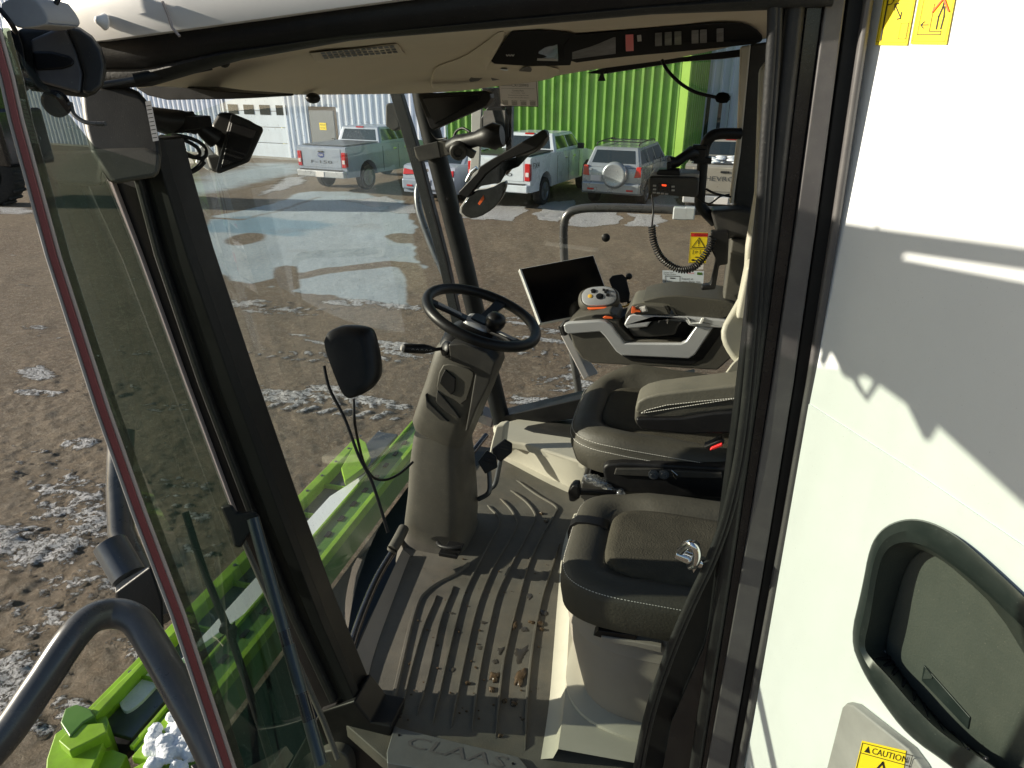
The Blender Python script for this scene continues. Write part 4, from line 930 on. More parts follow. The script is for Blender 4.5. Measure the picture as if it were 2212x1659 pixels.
# upper housing, raked
uppx=[(961,925,58,.105),(962,912,62,.115),(978,870,64,.12),(994,830,66,.12),(1008,790,68,.12),(1018,762,70,.12),(1022,745,62,.11),(1026,730,50,.085)]
ax_=(PY(1018,762,2.06)-PY(961,925,2.05)).normalized(); uu=(ux-ax_*ux.dot(ax_)).normalized(); vv=ax_.cross(uu)
rings=[]
for a,b,w,dd in uppx:
    c=PY(a,b,2.05); hw_=(PY(a+w,b,2.05)-PY(a-w,b,2.05)).length/2
    rings.append(rrect(c,uu,vv,hw_*.92,dd,32,4.5))
up_=obj('upper_housing',MB().loft(rings),'column',sc)
yc_=1.925
obj('housing_panel',MB().prism(chai([PY(a,b,yc_) for a,b in [(951,790),(975,786),(1022,800),(1024,815),(1003,880),(972,858),(940,850)]],1),(0,.03,0)),'column',up_,bev=.004)
obj('grip_slot',MB().prism(([PY(a,b,yc_-.006) for a,b in [(961,798),(984,818),(982,845),(974,854),(949,828),(952,815)]]),(0,.02,0)),'black',up_,bev=.003)
obj('trim_recess',MB().prism([PY(a,b,yc_-.004) for a,b in [(944,843),(982,888),(994,906),(960,888),(941,868)]],(0,.02,0)),'dark_plastic',up_,bev=.003)
obj('trim_line',MB().prism([PY(a,b,yc_-.004) for a,b in [(918,852),(924,868),(962,906),(970,912),(950,908),(920,880)]],(0,.02,0)),'dark_plastic',up_,bev=.003)
obj('black_cowl',MB().loft([rrect(PY(1022,748,2.05),uu,vv,.102,.118,28,4),rrect(PY(1027,728,2.05),uu,vv,.095,.105,28,4),rrect(PY(1036,706,2.05),uu,vv,.05,.06,28,3)]),'black',sc)
obj('cowl_side',MB().prism([PY(a,b,1.90) for a,b in [(968,744),(1000,742),(1052,762),(1070,782),(1056,830),(1028,886),(1012,930),(1004,934),(1014,880),(1026,808),(1012,795),(972,780)]],(0,.06,0)),'dark_plastic',up_,bev=.006)
# wheel
wc=PY(1042,683,2.07); ta=math.radians(20); wu=V((math.cos(ta),0,-math.sin(ta))); wv=V((0,1,0)); wn_=wu.cross(wv); 
if wn_.z<0: wn_=-wn_
Rw=(T(1165,728,wc.dot(FWD))-T(918,645,wc.dot(FWD))).length/2*.945
Rw=min(max(Rw,.18),.225)
ring=[wc+wu*Rw*math.cos(2*math.pi*i/64)+wv*Rw*math.sin(2*math.pi*i/64) for i in range(64)]
wh=obj('steering_wheel',MB().tube(ring,.0182,16,closed=True),'black',sc)
for a in (200,335,90):
    aa=math.radians(a); d=(wu*math.cos(aa)+wv*math.sin(aa)); s_=wn_.cross(d)
    p0=wc-wn_*.03+d*.03; p1=wc-wn_*.015+d*(Rw*.55); p2=wc+d*(Rw-.005)
    if a==90: continue
    obj('spoke',MB().loft([[p+s_*w+wn_*.006,p-s_*w+wn_*.006,p-s_*w-wn_*.006,p+s_*w-wn_*.006] for p,w in((p0,.024),(p1,.018),(p2,.022))],True,True,False),'black',wh,bev=.004)
    obj('spoke_trim',MB().loft([[p+s_*w+wn_*.009,p-s_*w+wn_*.009,p-s_*w+wn_*.005,p+s_*w+wn_*.005] for p,w in((p0.lerp(p1,.5),.010),(p1.lerp(p2,.6),.009))],True,True,False),'grey_plate',wh,bev=.001)
aa=math.radians(85); d=(wu*math.cos(aa)+wv*math.sin(aa)); s_=wn_.cross(d)
obj('spoke',MB().loft([[p+s_*w+wn_*.006,p-s_*w+wn_*.006,p-s_*w-wn_*.006,p+s_*w-wn_*.006] for p,w in((wc-wn_*.03,.024),(wc+d*(Rw*.55)-wn_*.01,.018),(wc+d*(Rw-.005),.022))],True,True,False),'black',wh,bev=.004)
hubm=MB(); c=wc-wn_*.035
hubm.loft([rrect(c-wn_*.05,wu,wv,.04,.04,24,4),rrect(c-wn_*.01,wu,wv,.052,.05,24,4),rrect(c+wn_*.012,wu,wv,.050,.048,24,4),rrect(c+wn_*.020,wu,wv,.038,.036,24,4)])
hb=obj('hub',hubm,'silver',wh,bev=0)
obj('hub_cap',MB().loft([rrect(c+wn_*.019,wu,wv,.034,.032,24,4),rrect(c+wn_*.026,wu,wv,.030,.028,24,4)]),'black',hb)
kc=T(1066,703,wc.dot(FWD)-.03); kd=(wn_*.92+wu*.1).normalized()
kn=MB().lathe(kc-kd*.045,kd,[(.012,0),(.015,.012),(.018,.028),(.029,.042),(.034,.058),(.033,.072),(.026,.085),(.012,.091),(.001,.092)],24)
obj('spinner_knob',kn,'black',wh)
# stalk
sm_=MB(); a,b=PY(870,752,1.86),PY(945,755,1.93); d=(b-a)
sm_.tube([a,a+d*.02,a+d*.06,a+d*.6,a+d*.8,a+d*.95,PY(965,752,1.95)],[.008,.013,.015,.0165,.012,.006,.006],16)
stk=obj('control_stalk',sm_,'black',sc); obj('end_button',MB().tube([a-d.normalized()*.006,a,a+d*.03],[.008,.012,.0125],16),'grey_plate',stk)
f=Frame(PY(884,757,1.838),PY(938,760,1.87)-PY(884,757,1.838),V((0,0,.012)),.001); tb=MB()
for k in range(5): f.line(tb,[(.1+.18*k,.3),(.16+.18*k,.6),(.2+.18*k,.3)],.1)
obj('stalk_symbols',tb,'grey_plate',stk)
bm_=MB(); d2=(PY(1000,760,1.98)-PY(955,750,1.93)).normalized(); o_=PY(958,752,1.93)
for k in range(5): bm_.lathe(o_+d2*.011*k,d2,[(.02+.004*k,0),(.026+.004*k,.005),(.02+.004*k,.010)],20)
obj('stalk_boot',bm_,'black',sc)
# release pedal lug at base and left grip bar with its strut
gb=MB().tube([PY(848,1186,1.80),PY(860,1166,1.84),PY(873,1140,1.90)],[.020,.021,.020],18); 
g_=obj('grip_bar',gb,'column',sc,bev=.003); obj('grip_cap',MB().tube([PY(845,1191,1.795),PY(848,1186,1.80)],[.017,.021],18),'column',g_)
pt_=MB().tube(cat([PY(945,1172,1.86),PY(952,1180,1.83),PY(975,1184,1.82),PY(997,1182,1.83)],4),.008,10).box(PY(972,1192,1.84),(.07,.05,.016)).box(PY(982,1182,1.84),(.06,.05,.012))
obj('release_pedal',pt_,'black',sc,bev=.003)
# ---- pedals
def pedal(pts,t,arm,label):
    root=thing('foot_pedal',label,'pedal',T(*arm[-1]),'foot pedals beside the steering column')
    P=[T(a,b,t) for a,b in pts]; n=(P[1]-P[0]).cross(P[2]-P[0]).normalized(); n=n if n.dot(FWD)>0 else -n
    pd=obj('pad',MB().prism(P,n*.018),'black',root,bev=.004)
    g=MB(); c=sum(P,V())/len(P)
    for k in(-.5,0,.5): 
        a,b=P[0].lerp(P[1],.5+k*.6),P[3].lerp(P[2],.5+k*.6); g.tube([a.lerp(b,.2)-n*.001,a.lerp(b,.8)-n*.001],.003,6)
    obj('tread',g,'rubber',pd)
    obj('arm',MB().tube(cat([T(*q_) for q_ in arm],6),.010,10),'steel_dark',root)
pedal([(1032,998),(1052,972),(1072,986),(1075,1010),(1048,1024)],2.60,[(1055,1005,2.62),(1058,1040,2.62),(1055,1065,2.62),(1034,1078,2.66)],'left black foot pedal, nearer the steering column')
pedal([(1062,970),(1090,948),(1107,958),(1106,978),(1082,998),(1066,988)],2.68,[(1085,975,2.70),(1078,1010,2.72),(1070,1045,2.74),(1058,1056,2.76)],'right black foot pedal, farther from the steering column')
# ================================================================ SEATS
def outline(x0,x1,y0,y1,n=56,e=5,front_round=0):
    c=V(((x0+x1)/2,(y0+y1)/2,0)); a=(x1-x0)/2; b=(y1-y0)/2; o=[]
    for i in range(n):
        t=2*math.pi*i/n; ct,st_=math.cos(t),math.sin(t)
        p=c+V((a*math.copysign(abs(ct)**(2/e),ct),b*math.copysign(abs(st_)**(2/e),st_),0))
        if front_round and ct<0: p.x+= front_round*(abs(st_)**3)*abs(ct)**.5
        o.append(p)
    return o,c
def cushion(mb,ol,c,levels,tilt=0,zf=None,capd=0):
    rings=[]
    for ins,z in levels:
        r=[]
        for p in ol:
            d=(c-p); L_=d.length; q_=p+d*(min(ins,L_*.98)/L_); zz=z+tilt*(q_.x-c.x)
            if zf: zz+=zf(q_,ins)
            r.append(V((q_.x,q_.y,zz)))
        rings.append(r)
    mb.loft(rings,True,False,True); n=len(ol); o=len(mb.v)-n
    ctr=sum(rings[-1],V())/n+V((0,0,capd)); mb.add(rings[-1]+[ctr],[(i,(i+1)%n,n) for i in range(n)],True); mb.f.append(tuple(range(n-1,-1,-1))) if 0 else None
    bt=rings[0]; mb.add(bt,[tuple(range(n-1,-1,-1))]); return rings
def stitch(rings,frac_z,parent,r=.0011,lift=.001):
    mb=MB(); 
    P=rings
    # dashes
    acc=0
    for i in range(len(P)):
        a,b=P[i],P[(i+1)%len(P)]; L_=(b-a).length; n=max(1,int(L_/.007))
        for k in range(n): mb.tube([a.lerp(b,(k+.2)/n),a.lerp(b,(k+.8)/n)],r,4,caps=False)
    return obj('stitching',mb,'thread',parent)
# -- operator seat
os_=thing('operator_seat','driver seat with grey leather bolsters and stitched left armrest, behind the steering wheel','seat',(.0,2.12,FZ))
ol,c=outline(-.335,.32,1.88,2.45,64,4.5,.05)
def bol(p,ins):
    k=max(0,min(1,(.16-ins)/.10)) if ins<.5 else 0
    return (.020+.045*max(0,min(1,(p.y-2.15)/.15)))*k*max(0,min(1,(p.x+.31)/.14)) * (1 if ins>.02 else .6)
mb=MB(); zt=-1.070
R_=cushion(mb,ol,c,[(.06,zt-.155),(.018,zt-.135),(.0,zt-.08),(0,zt-.045),(.004,zt-.040),(.003,zt-.034),(.012,zt-.014),(.035,zt),(.07,zt+.004),(.095,zt-.002),(.105,zt-.012),(.2,zt-.012)],-.05,bol,-.003)
cu=obj('seat_cushion',mb,'leather',os_)
stitch([p.lerp(V((c.x,c.y,p.z)),-.003) for p in R_[3]][16:50],0,cu); stitch([p+V((0,0,.012)) for p in R_[5]][16:50],0,cu)
ol2,c2=outline(-.235,.36,1.975,2.34,56,4.5,.03)
mb=MB(); R2=cushion(mb,ol2,c2,[(.0,zt-.03),(.0,zt-.004),(.010,zt+.006),(.03,zt+.009),(.1,zt+.008)],-.05); obj('seat_insert',mb,'fabric',os_)
# backrest
bk=[]
for k,(x,z,hw_,th) in enumerate([(.20,-1.10,.20,.05),(.235,-1.04,.235,.07),(.25,-.96,.25,.075),(.27,-.86,.255,.08),(.30,-.74,.25,.085),(.33,-.60,.23,.08),(.36,-.46,.19,.06)]):
    bk.append([V((x+.06,2.12,z))+V((a[0],a[1],0)) for a in [(th*math.copysign(abs(math.cos(t))**.6,math.cos(t))-(.045*abs(math.sin(t))**4),hw_*math.copysign(abs(math.sin(t))**.6,math.sin(t))) for t in [2*math.pi*i/28 for i in range(28)]]])
obj('backrest',MB().loft(bk),'leather',os_,sub=1)
# visible light side bolsters of the backrest
sb1=px_slab('backrest_bolster','leather_light',os_,[(1640,585),(1606,622),(1578,672),(1557,708),(1558,738),(1574,768),(1598,796),(1640,790)],2.22,(.02,.12,0),.02,1)
sb2=px_slab('lumbar_bolster','leather_light',os_,[(1640,745),(1602,765),(1574,792),(1553,832),(1564,846),(1605,842),(1640,836)],2.20,(.02,.10,0),.014,1)
# left armrest
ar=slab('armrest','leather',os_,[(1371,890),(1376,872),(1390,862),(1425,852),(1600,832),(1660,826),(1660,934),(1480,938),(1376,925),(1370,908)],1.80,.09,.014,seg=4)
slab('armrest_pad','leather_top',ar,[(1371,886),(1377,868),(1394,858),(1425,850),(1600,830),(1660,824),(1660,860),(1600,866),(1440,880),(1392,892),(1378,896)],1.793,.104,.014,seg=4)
slab('armrest_underside','black',ar,[(1373,904),(1400,903),(1470,903),(1540,892),(1660,884),(1660,935),(1480,939),(1385,929),(1374,918)],1.788,.104,.008,seg=3)
stitch([PY(a,b,1.787) for a,b in [(1384,893),(1396,886),(1440,875),(1520,866),(1600,859)]],0,ar)
# suspension
su=slab('seat_frame','black',os_,[(1300,1012),(1310,1003),(1345,999),(1640,1014),(1640,1080),(1420,1075),(1310,1062)],1.86,.42,.012)
slab('control_strip','dark_plastic',su,[(1330,1013),(1400,1013),(1560,1022),(1560,1034),(1400,1030),(1326,1026)],1.852,.02,.003)
kb=MB()
for x in(1412,1434): kb.lathe(PY(x,1024,1.85),(0,-1,0),[(.016,0),(.016,.006),(.010,.007),(.008,.012),(.001,.012)],18)
obj('adjust_knob',kb,'steel_dark',su)
slab('height_lever','chrome',su,[(1450,1015),(1464,1027),(1461,1036),(1455,1030)],1.845,.006,.001)
bl_=slab('suspension_bellows','black',os_,[(1290,1060),(1640,1075),(1640,1100),(1260,1100),(1262,1045),(1275,1020)],1.90,.4,.01)
slab('lower_lever','black',os_,[(1226,1062),(1237,1049),(1250,1050),(1252,1078),(1240,1086),(1229,1084)],1.74,.04,.006)
slab('lever_arm','black',os_,[(1246,1060),(1330,1066),(1330,1074),(1246,1070)],1.78,.02,.003)
slab('base_cover','dark_plastic',os_,[(1255,1040),(1300,1050),(1640,1060),(1640,1110),(1300,1110),(1250,1075)],1.87,.5,.01)
pb=MB()
for k in range(9):
    pb.ball(PY(1275+k*8,1030+k*5+random.uniform(-4,4),1.86),.022,10,(random.uniform(.7,1.4),.7,random.uniform(.6,1.1)),Matrix.Rotation(random.random()*3,3,'Z'))
o=obj('plastic_bag',pb,'bag_film'); tag(o,'crumpled clear plastic bag tucked under the driver seat front','bag')
d_=o.modifiers.new('d','DISPLACE'); tx=bpy.data.textures.new('c','VORONOI'); tx.noise_scale=.02; d_.texture=tx; d_.strength=.012
# buckle
bq=slab('belt_buckle','black',os_,[(1520,966),(1560,948),(1566,955),(1562,962),(1530,974)],1.80,.03,.004)
slab('release_button','red',bq,[(1536,968),(1560,958),(1562,964),(1542,972),(1533,974)],1.793,.03,.003)
# -- passenger seat
ps=thing('passenger_seat','fold down instructor seat cushion on a beige storage box, nearest the door','seat',(.02,1.5,FZ))
ol,c=outline(-.245,.36,1.30,1.77,64,5,.03)
mb=MB(); zt=-1.15
def bol2(p,ins): return .022*max(0,min(1,(p.y-1.62)/.08))*max(0,min(1,(p.x+.12)/.1))*(1 if ins<.12 else 0)
R_=cushion(mb,ol,c,[(.03,zt-.135),(.006,zt-.12),(.0,zt-.08),(0,zt-.035),(.006,zt-.014),(.02,zt-.003),(.045,zt+.002),(.085,zt+.0),(.098,zt-.008),(.2,zt-.008)],0,bol2,0)
cu=obj('seat_cushion',mb,'leather',ps)
stitch([p+V((0,-.0005,0)) for p in R_[4]][18:56],0,cu)
ol2,c2=outline(-.135,.42,1.375,1.675,56,5,.02)
mb=MB(); cushion(mb,ol2,c2,[(.0,zt-.03),(.0,zt-.002),(.008,zt+.009),(.03,zt+.012),(.1,zt+.012)],0); obj('seat_insert',mb,'fabric',ps)
sr=[]
for x,z in((-.252,zt-.06),(-.2545,zt-.035),(-.249,zt-.014),(-.232,zt+.003),(-.20,zt+.0075),(-.16,zt+.0065),(-.142,zt+.0)): sr.append([V((x,1.565,z)),V((x,1.60,z)),V((x+.004,1.60,z-.012)),V((x+.004,1.565,z-.012))])
obj('strap',MB().loft(sr,True,True,True),'black',ps)
# storage box
def barrel(levels,y0=1.33,e=3.2):
    rings=[]
    for xl,xr,z,yf in levels: 
        c=V(((xl+xr)/2,yf+.26,z)); rings.append(rrect(c,ux,uy,(xr-xl)/2,.26,44,e))
    return rings
bx_=obj('storage_box',MB().loft(barrel([(-.215,.34,-1.285,1.33),(-.235,.34,-1.32,1.325),(-.235,.34,-1.36,1.315)])),'beige',ps)
bx2=obj('box_body',MB().loft(barrel([(-.233,.33,-1.362,1.318),(-.225,.33,-1.42,1.312),(-.205,.31,-1.50,1.31),(-.185,.29,-1.58,1.315),(-.175,.28,-1.64,1.32)])),'beige',ps)
obj('handle_recess',MB().prism([PY(a,b,1.312) for a,b in [(1281,1373),(1292,1362),(1375,1373),(1373,1388),(1300,1379)]],(0,.03,0)),'black',bx_,bev=.002)
obj('handle_lip',MB().prism([PY(a,b,1.306) for a,b in [(1298,1376),(1373,1387),(1430,1398),(1430,1412),(1373,1398),(1299,1385)]],(0,.03,0)),'beige',bx_,bev=.003)
obj('box_foot',MB().loft(barrel([(-.20,.32,-1.585,1.29),(-.225,.34,-1.592,1.27),(-.23,.35,-1.65,1.26)],e=3)),'beige_light',ps)
# ================================================================ ARMREST CONSOLE
Z5=lambda pts:[(1066.7+x*.25095,529+y*.25095) for x,y in pts]
ac=thing('armrest_console','right hand armrest console with silver trim, padded lid and storage tray','armrest console',(.0,2.55,-1.2))
yb=2.47
slab('console_body','column',ac,Z5([(632,700),(900,680),(1090,860),(1250,820),(1660,840),(1760,700),(1990,720),(2075,950),(1925,1082),(1600,1062),(1260,1045),(840,1020),(760,985),(690,880)]),yb+.012,.20,.008,seg=3)
fa_=slab('silver_trim','silver',ac,Z5([(598,690),(640,672),(900,655),(965,660),(1010,690),(1040,740),(1125,848),(1610,852),(1655,830),(1720,735),(1745,700),(1890,712),(1830,800),(1735,945),(1680,982),(1100,955),(1050,918),(960,795),(915,750),(640,770),(610,750)]),yb,.03,.006,seg=3)
slab('trim_groove','black',ac,Z5([(1100,955),(1680,982),(1735,950),(1900,715),(1990,722),(1800,985),(1700,1035),(1600,1032),(1180,1000)]),yb+.008,.02,.003)
slab('inner_tray','black',ac,Z5([(1000,640),(1200,600),(1640,620),(1740,700),(1640,845),(1120,850),(1040,750)]),yb+.08,.12,.006)
slab('storage_bin','dark_plastic',ac,Z5([(1150,725),(1330,712),(1380,640),(1650,640),(1590,700),(1560,780),(1350,800),(1200,795)]),yb+.02,.10,.01,seg=3)
tk=slab('top_deck','column',ac,Z5([(630,680),(700,625),(860,590),(1000,575),(1060,620),(1080,700),(1180,800),(1210,830),(1125,840),(1040,735),(990,670),(900,650)]),yb+.02,.17,.008,seg=3)
dkp=T(0,0,1)
slab('deck_slot','black',tk,Z5([(835,625),(870,602),(1040,600),(1100,630),(1060,640)]),yb+.017,.01,.001)
slab('orange_button','orange',tk,Z5([(935,625),(960,612),(1010,618),(1028,630),(1020,638),(950,636)]),yb+.014,.01,.002)
af=slab('armrest_front','silver',ac,Z5([(1120,690),(1145,640),(1165,610),(1200,598),(1580,617),(1660,620),(1830,632),(2010,650),(1990,722),(1700,700),(1680,695),(1640,640),(1385,630),(1340,680),(1320,710),(1150,722)]),yb-.012,.03,.006,seg=3)
slab('armrest_side','column',af,Z5([(1130,690),(1135,600),(1180,530),(1240,510),(1490,520),(1520,600),(1200,595),(1160,620),(1140,690)]),yb-.006,.16,.006)
slab('side_insert','column',af,Z5([(1180,590),(1200,545),(1240,520),(1470,528),(1508,602)]),yb-.014,.01,.002)
slab('orange_lever','orange',af,Z5([(1183,590),(1188,538),(1215,545),(1222,562),(1262,572),(1262,582),(1225,580),(1200,592)]),yb-.030,.02,.002)
sw=slab('toggle_switch','grey_plate',af,Z5([(1252,540),(1305,527),(1328,575),(1275,584)]),yb-.026,.01,.002); slab('switch_face','paper',sw,Z5([(1270,545),(1300,538),(1312,568),(1284,574)]),yb-.029,.004,.001)
slab('lid_latch','chrome',af,Z5([(1410,668),(1422,636),(1500,640),(1498,682),(1488,682),(1486,650),(1432,648),(1422,672)]),yb+.0,.02,.002)
slab('latch_trim','white_alu',af,Z5([(1660,622),(1700,670),(1770,672),(1790,632),(1815,632),(1790,684),(1690,684)]),yb-.018,.01,.002)
# padded lid: lofted cushion in plan
pad=[(1180,520),(1260,490),(1380,452),(1560,432),(1760,452),(1950,472),(2090,505),(2085,560),(1990,645),(1820,635),(1640,625),(1560,605),(1530,560),(1500,510),(1300,505)]
mb=MB(); P=[PY(*Z5([p])[0],2.46) for p in pad]
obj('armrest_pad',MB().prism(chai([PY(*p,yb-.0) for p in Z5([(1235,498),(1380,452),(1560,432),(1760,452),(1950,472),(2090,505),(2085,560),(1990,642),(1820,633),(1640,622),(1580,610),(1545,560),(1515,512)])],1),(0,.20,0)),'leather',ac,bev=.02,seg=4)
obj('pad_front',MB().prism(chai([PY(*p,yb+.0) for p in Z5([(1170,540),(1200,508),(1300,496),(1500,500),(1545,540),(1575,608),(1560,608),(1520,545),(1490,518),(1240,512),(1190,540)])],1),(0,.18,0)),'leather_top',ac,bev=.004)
# support strut
px_slab('support_strut','paper',ac,[(1212,725),(1227,721),(1272,812),(1261,820)],2.86,(.0,.02,0),.002)
px_slab('strut_side','silver',ac,[(1234,735),(1240,732),(1290,802),(1291,808),(1272,814)],2.88,(0,.03,0),.003)
px_slab('strut_head','dark_plastic',ac,[(1205,705),(1220,700),(1228,722),(1213,727)],2.86,(0,.03,0),.003)
# joystick
js=MB(); jc=T(1294,645,2.70)
n_=(V((.05,-.55,.75))).normalized(); u_=RIGHT; u_=(u_-n_*u_.dot(n_)).normalized(); v_=n_.cross(u_)
def jr(s,off,e=2.6,k=1): return rrect(jc+n_*off,u_,v_,.084*s,.058*s*k,32,e)
j=obj('joystick',MB().loft([jr(.55,-.05),jr(.9,-.035),jr(1.0,-.012),jr(.97,.004),jr(.88,.014)]),'column',ac)
obj('joystick_face',MB().loft([jr(.84,.010),jr(.80,.018),jr(.6,.022),jr(.05,.023)]),'silver',j)
btn=MB()
def jp(a,b,off=.024): return jc+u_*a+v_*b+n_*off
for a,b,r in((-.022,.022,.011),(.002,-.006,.015),(.034,-.002,.008)): btn.lathe(jp(a,b,.020),n_,[(r,0),(r,.004),(r*.8,.006),(.001,.0055)],20)
for a,b in((.020,.024),(.034,.020),(.026,.012)): btn.box(jp(a,b),(.010,.008,.006),Matrix((u_,v_,n_)).transposed())
obj('joystick_buttons',btn,'black_gloss',j); obj('yellow_button',MB().lathe(jp(-.036,-.002,.020),n_,[(.009,0),(.009,.004),(.001,.0055)],20),'yellow_btn',j)
obj('joystick_base',MB().loft([rrect(T(1292,668,2.70),u_,uz,.038,.01,24),rrect(T(1292,662,2.68)+uz*.0,u_,V((0,1,0)),.042,.035,24),rrect(T(1293,656,2.70),u_,V((0,1,0)),.046,.03,24)]),'orange',j)
obj('orange_thumb',MB().ball(T(1328,645,2.72),.016,12,(.6,1,1.3)),'orange',j)
obj('joystick_stem',MB().tube([T(1287,668,2.72),T(1285,684,2.74)],.009,12),'black',j)
# phone style holder behind
hld=thing('device_holder','small black device with ball knobs on the console rail, behind the joystick','device holder',T(1350,660,2.85))
px_slab('case','black',hld,[(1315,604),(1323,595),(1345,592),(1353,600),(1361,634),(1359,652),(1340,655),(1325,630)],2.85,(.01,.04,0),.005)
obj('knob',MB().ball(T(1359,597,2.86),.014,12).tube([T(1350,604,2.86),T(1359,597,2.86)],.006,8),'black',hld); obj('knob',MB().ball(T(1370,650,2.84),.013,12).tube([T(1355,655,2.84),T(1370,650,2.84)],.006,8),'black',hld)
obj('clip',MB().tube([T(1335,662,2.8),T(1350,662,2.8),T(1364,655,2.8)],.004,8),'yellow_btn',hld)
# ================================================================ MONITOR
mo=thing('terminal_monitor','flat black touchscreen monitor with bright aluminium edge, behind the steering wheel rim','monitor',T(1240,700,2.8))
c4=[(1122,581,2.76),(1282,551,2.86),(1325,668,2.80),(1166,699,2.70)]
P=[T(*q_) for q_ in c4]; n=(P[1]-P[0]).cross(P[3]-P[0]).normalized(); n=n if n.dot(FWD)>0 else -n
obj('housing',MB().prism(P,n*.022),'white_alu',mo,bev=.002)
cc=sum(P,V())/4
scr=obj('screen',MB().prism([cc+(p-cc)*.985-n*.001 for p in P],n*.004),'black_gloss',mo,bev=.001)
obj('display',MB().prism([cc+(p-cc)*.93-n*.0016 for p in P],n*.001),'screen',scr)
obj('bright_edge',MB().prism([P[0]-n*.002,P[0].lerp(P[1],.02)-n*.002,P[3].lerp(P[2],.02)-n*.002,P[3]-n*.002],n*.022),'white_alu',mo)
obj('mount_arm',MB().tube([T(1225,692,2.78),T(1215,705,2.78),T(1222,722,2.80)],.012,12),'black',mo)
# ================================================================ RADIO AND BRACKET
gr_=thing('bracket_bar','black bent tube bracket on the rear right pillar holding the radio','bracket',PY(1545,470,2.55))
obj('tube',MB().tube(cat([PY(1600,289,2.58),PY(1555,289,2.56),PY(1535,296,2.55),PY(1523,315,2.55),PY(1518,350,2.55),PY(1513,410,2.55),PY(1512,440,2.55),PY(1524,458,2.55),PY(1545,480,2.56)],6),.019,16),'black',gr_)
obj('clamp',MB().box(PY(1512,322,2.55),(.05,.05,.03)).box(PY(1518,345,2.55),(.06,.05,.02)).box(PY(1508,334,2.54),(.05,.04,.04)),'black',gr_,bev=.003)
obj('ball_arm',MB().tube([PY(1445,352,2.48),PY(1462,350,2.49),PY(1478,338,2.5),PY(1492,330,2.52),PY(1508,334,2.54)],[.024,.018,.016,.022,.018],14),'black',gr_)
ra=thing('two_way_radio','black two way radio with small red display, hanging under a ball arm','radio',PY(1453,400,2.46))
rb_=slab('case','dark_plastic',ra,[(1400,390),(1402,381),(1500,383),(1510,388),(1508,424),(1500,427),(1408,420),(1400,415)],2.42,.14,.008,seg=3)
slab('top_plate','grey_plate',ra,[(1404,378),(1412,371),(1510,376),(1510,385),(1404,383)],2.44,.13,.003)
slab('mount_plate','black',ra,[(1418,372),(1424,366),(1468,367),(1470,380),(1418,378)],2.43,.06,.004)
slab('mount_stem','black',ra,[(1440,350),(1450,350),(1450,372),(1440,372)],2.45,.03,.004)
slab('display','black_gloss',rb_,[(1422,396),(1448,397),(1448,413),(1422,412)],2.417,.006,.001)
slab('digit','led_red',rb_,[(1429,398),(1440,399),(1439,403),(1430,402)],2.415,.003)
kb=MB()
for x,y in((1414,401),(1414,409),(1454,403),(1454,411),(1413,416),(1422,417),(1431,418),(1440,419)): kb.box(PY(x,y,2.418),(.011,.004,.006))
obj('buttons',kb,'grey_plate',rb_,bev=.001)
ck=MB(); P=cat([PY(a,b,2.44) for a,b in [(1408,488),(1412,520),(1424,550),(1443,570),(1468,582),(1494,580),(1515,562),(1532,535),(1540,512)]],40)
hx=[]; L0=0
for i,p in enumerate(P[:-1]):
    d=(P[i+1]-p); d.normalize(); a=V((0,1,0)); b=d.cross(a); L0+=(P[i+1]-p).length; ph=L0/.0085*2*math.pi
    hx.append(p+(a*math.cos(ph)+b*math.sin(ph))*.011)
cord=MB().tube(hx,.0032,6); cord.tube(cat([PY(1408,420,2.46),PY(1411,450,2.45),PY(1410,470,2.44),PY(1408,490,2.44)],5),.003,8)
tag(obj('coiled_cord',cord,'black'),'black coiled microphone cord looping under the two way radio','cord')
wi=MB().tube(cat([PY(1500,422,2.5),PY(1530,440,2.5),PY(1555,425,2.5),PY(1575,420,2.55)],6),.003,6).tube(cat([PY(1525,408,2.5),PY(1545,418,2.5),PY(1578,425,2.55)],6),.004,6)
tag(obj('power_cable',wi,'black'),'thin black power cables running from the radio to the rear pillar','cable')
fh=MB().tube(cat([PY(1548,500,2.46),PY(1556,530,2.46),PY(1553,570,2.45),PY(1542,612,2.45)],6),[.016]*6*3+[.014],10)
tag(slab('hook_bar','black',None,[(1535,500),(1575,500),(1572,572),(1554,574),(1545,626),(1514,628),(1515,618),(1534,615),(1546,560),(1536,540)],2.44,.04,.006),'black angled hook bar hanging below the pillar bracket','hook bar')
# gooseneck microphone
gm_=thing('gooseneck_microphone','thin black gooseneck microphone hanging from the headliner near the rear pillar','microphone',PY(1433,140,2.45))
obj('gooseneck',MB().tube(cat([PY(1430,130,2.5),PY(1442,152,2.48),PY(1470,180,2.46),PY(1505,200,2.45),PY(1552,211,2.45)],8),.0055,10),'black',gm_)
obj('foam_tip',MB().tube([PY(1546,209,2.45),PY(1550,210,2.45),PY(1560,211,2.45),PY(1572,212,2.45),PY(1577,212,2.45)],[.006,.014,.017,.014,.005],14),'mic_foam',gm_)
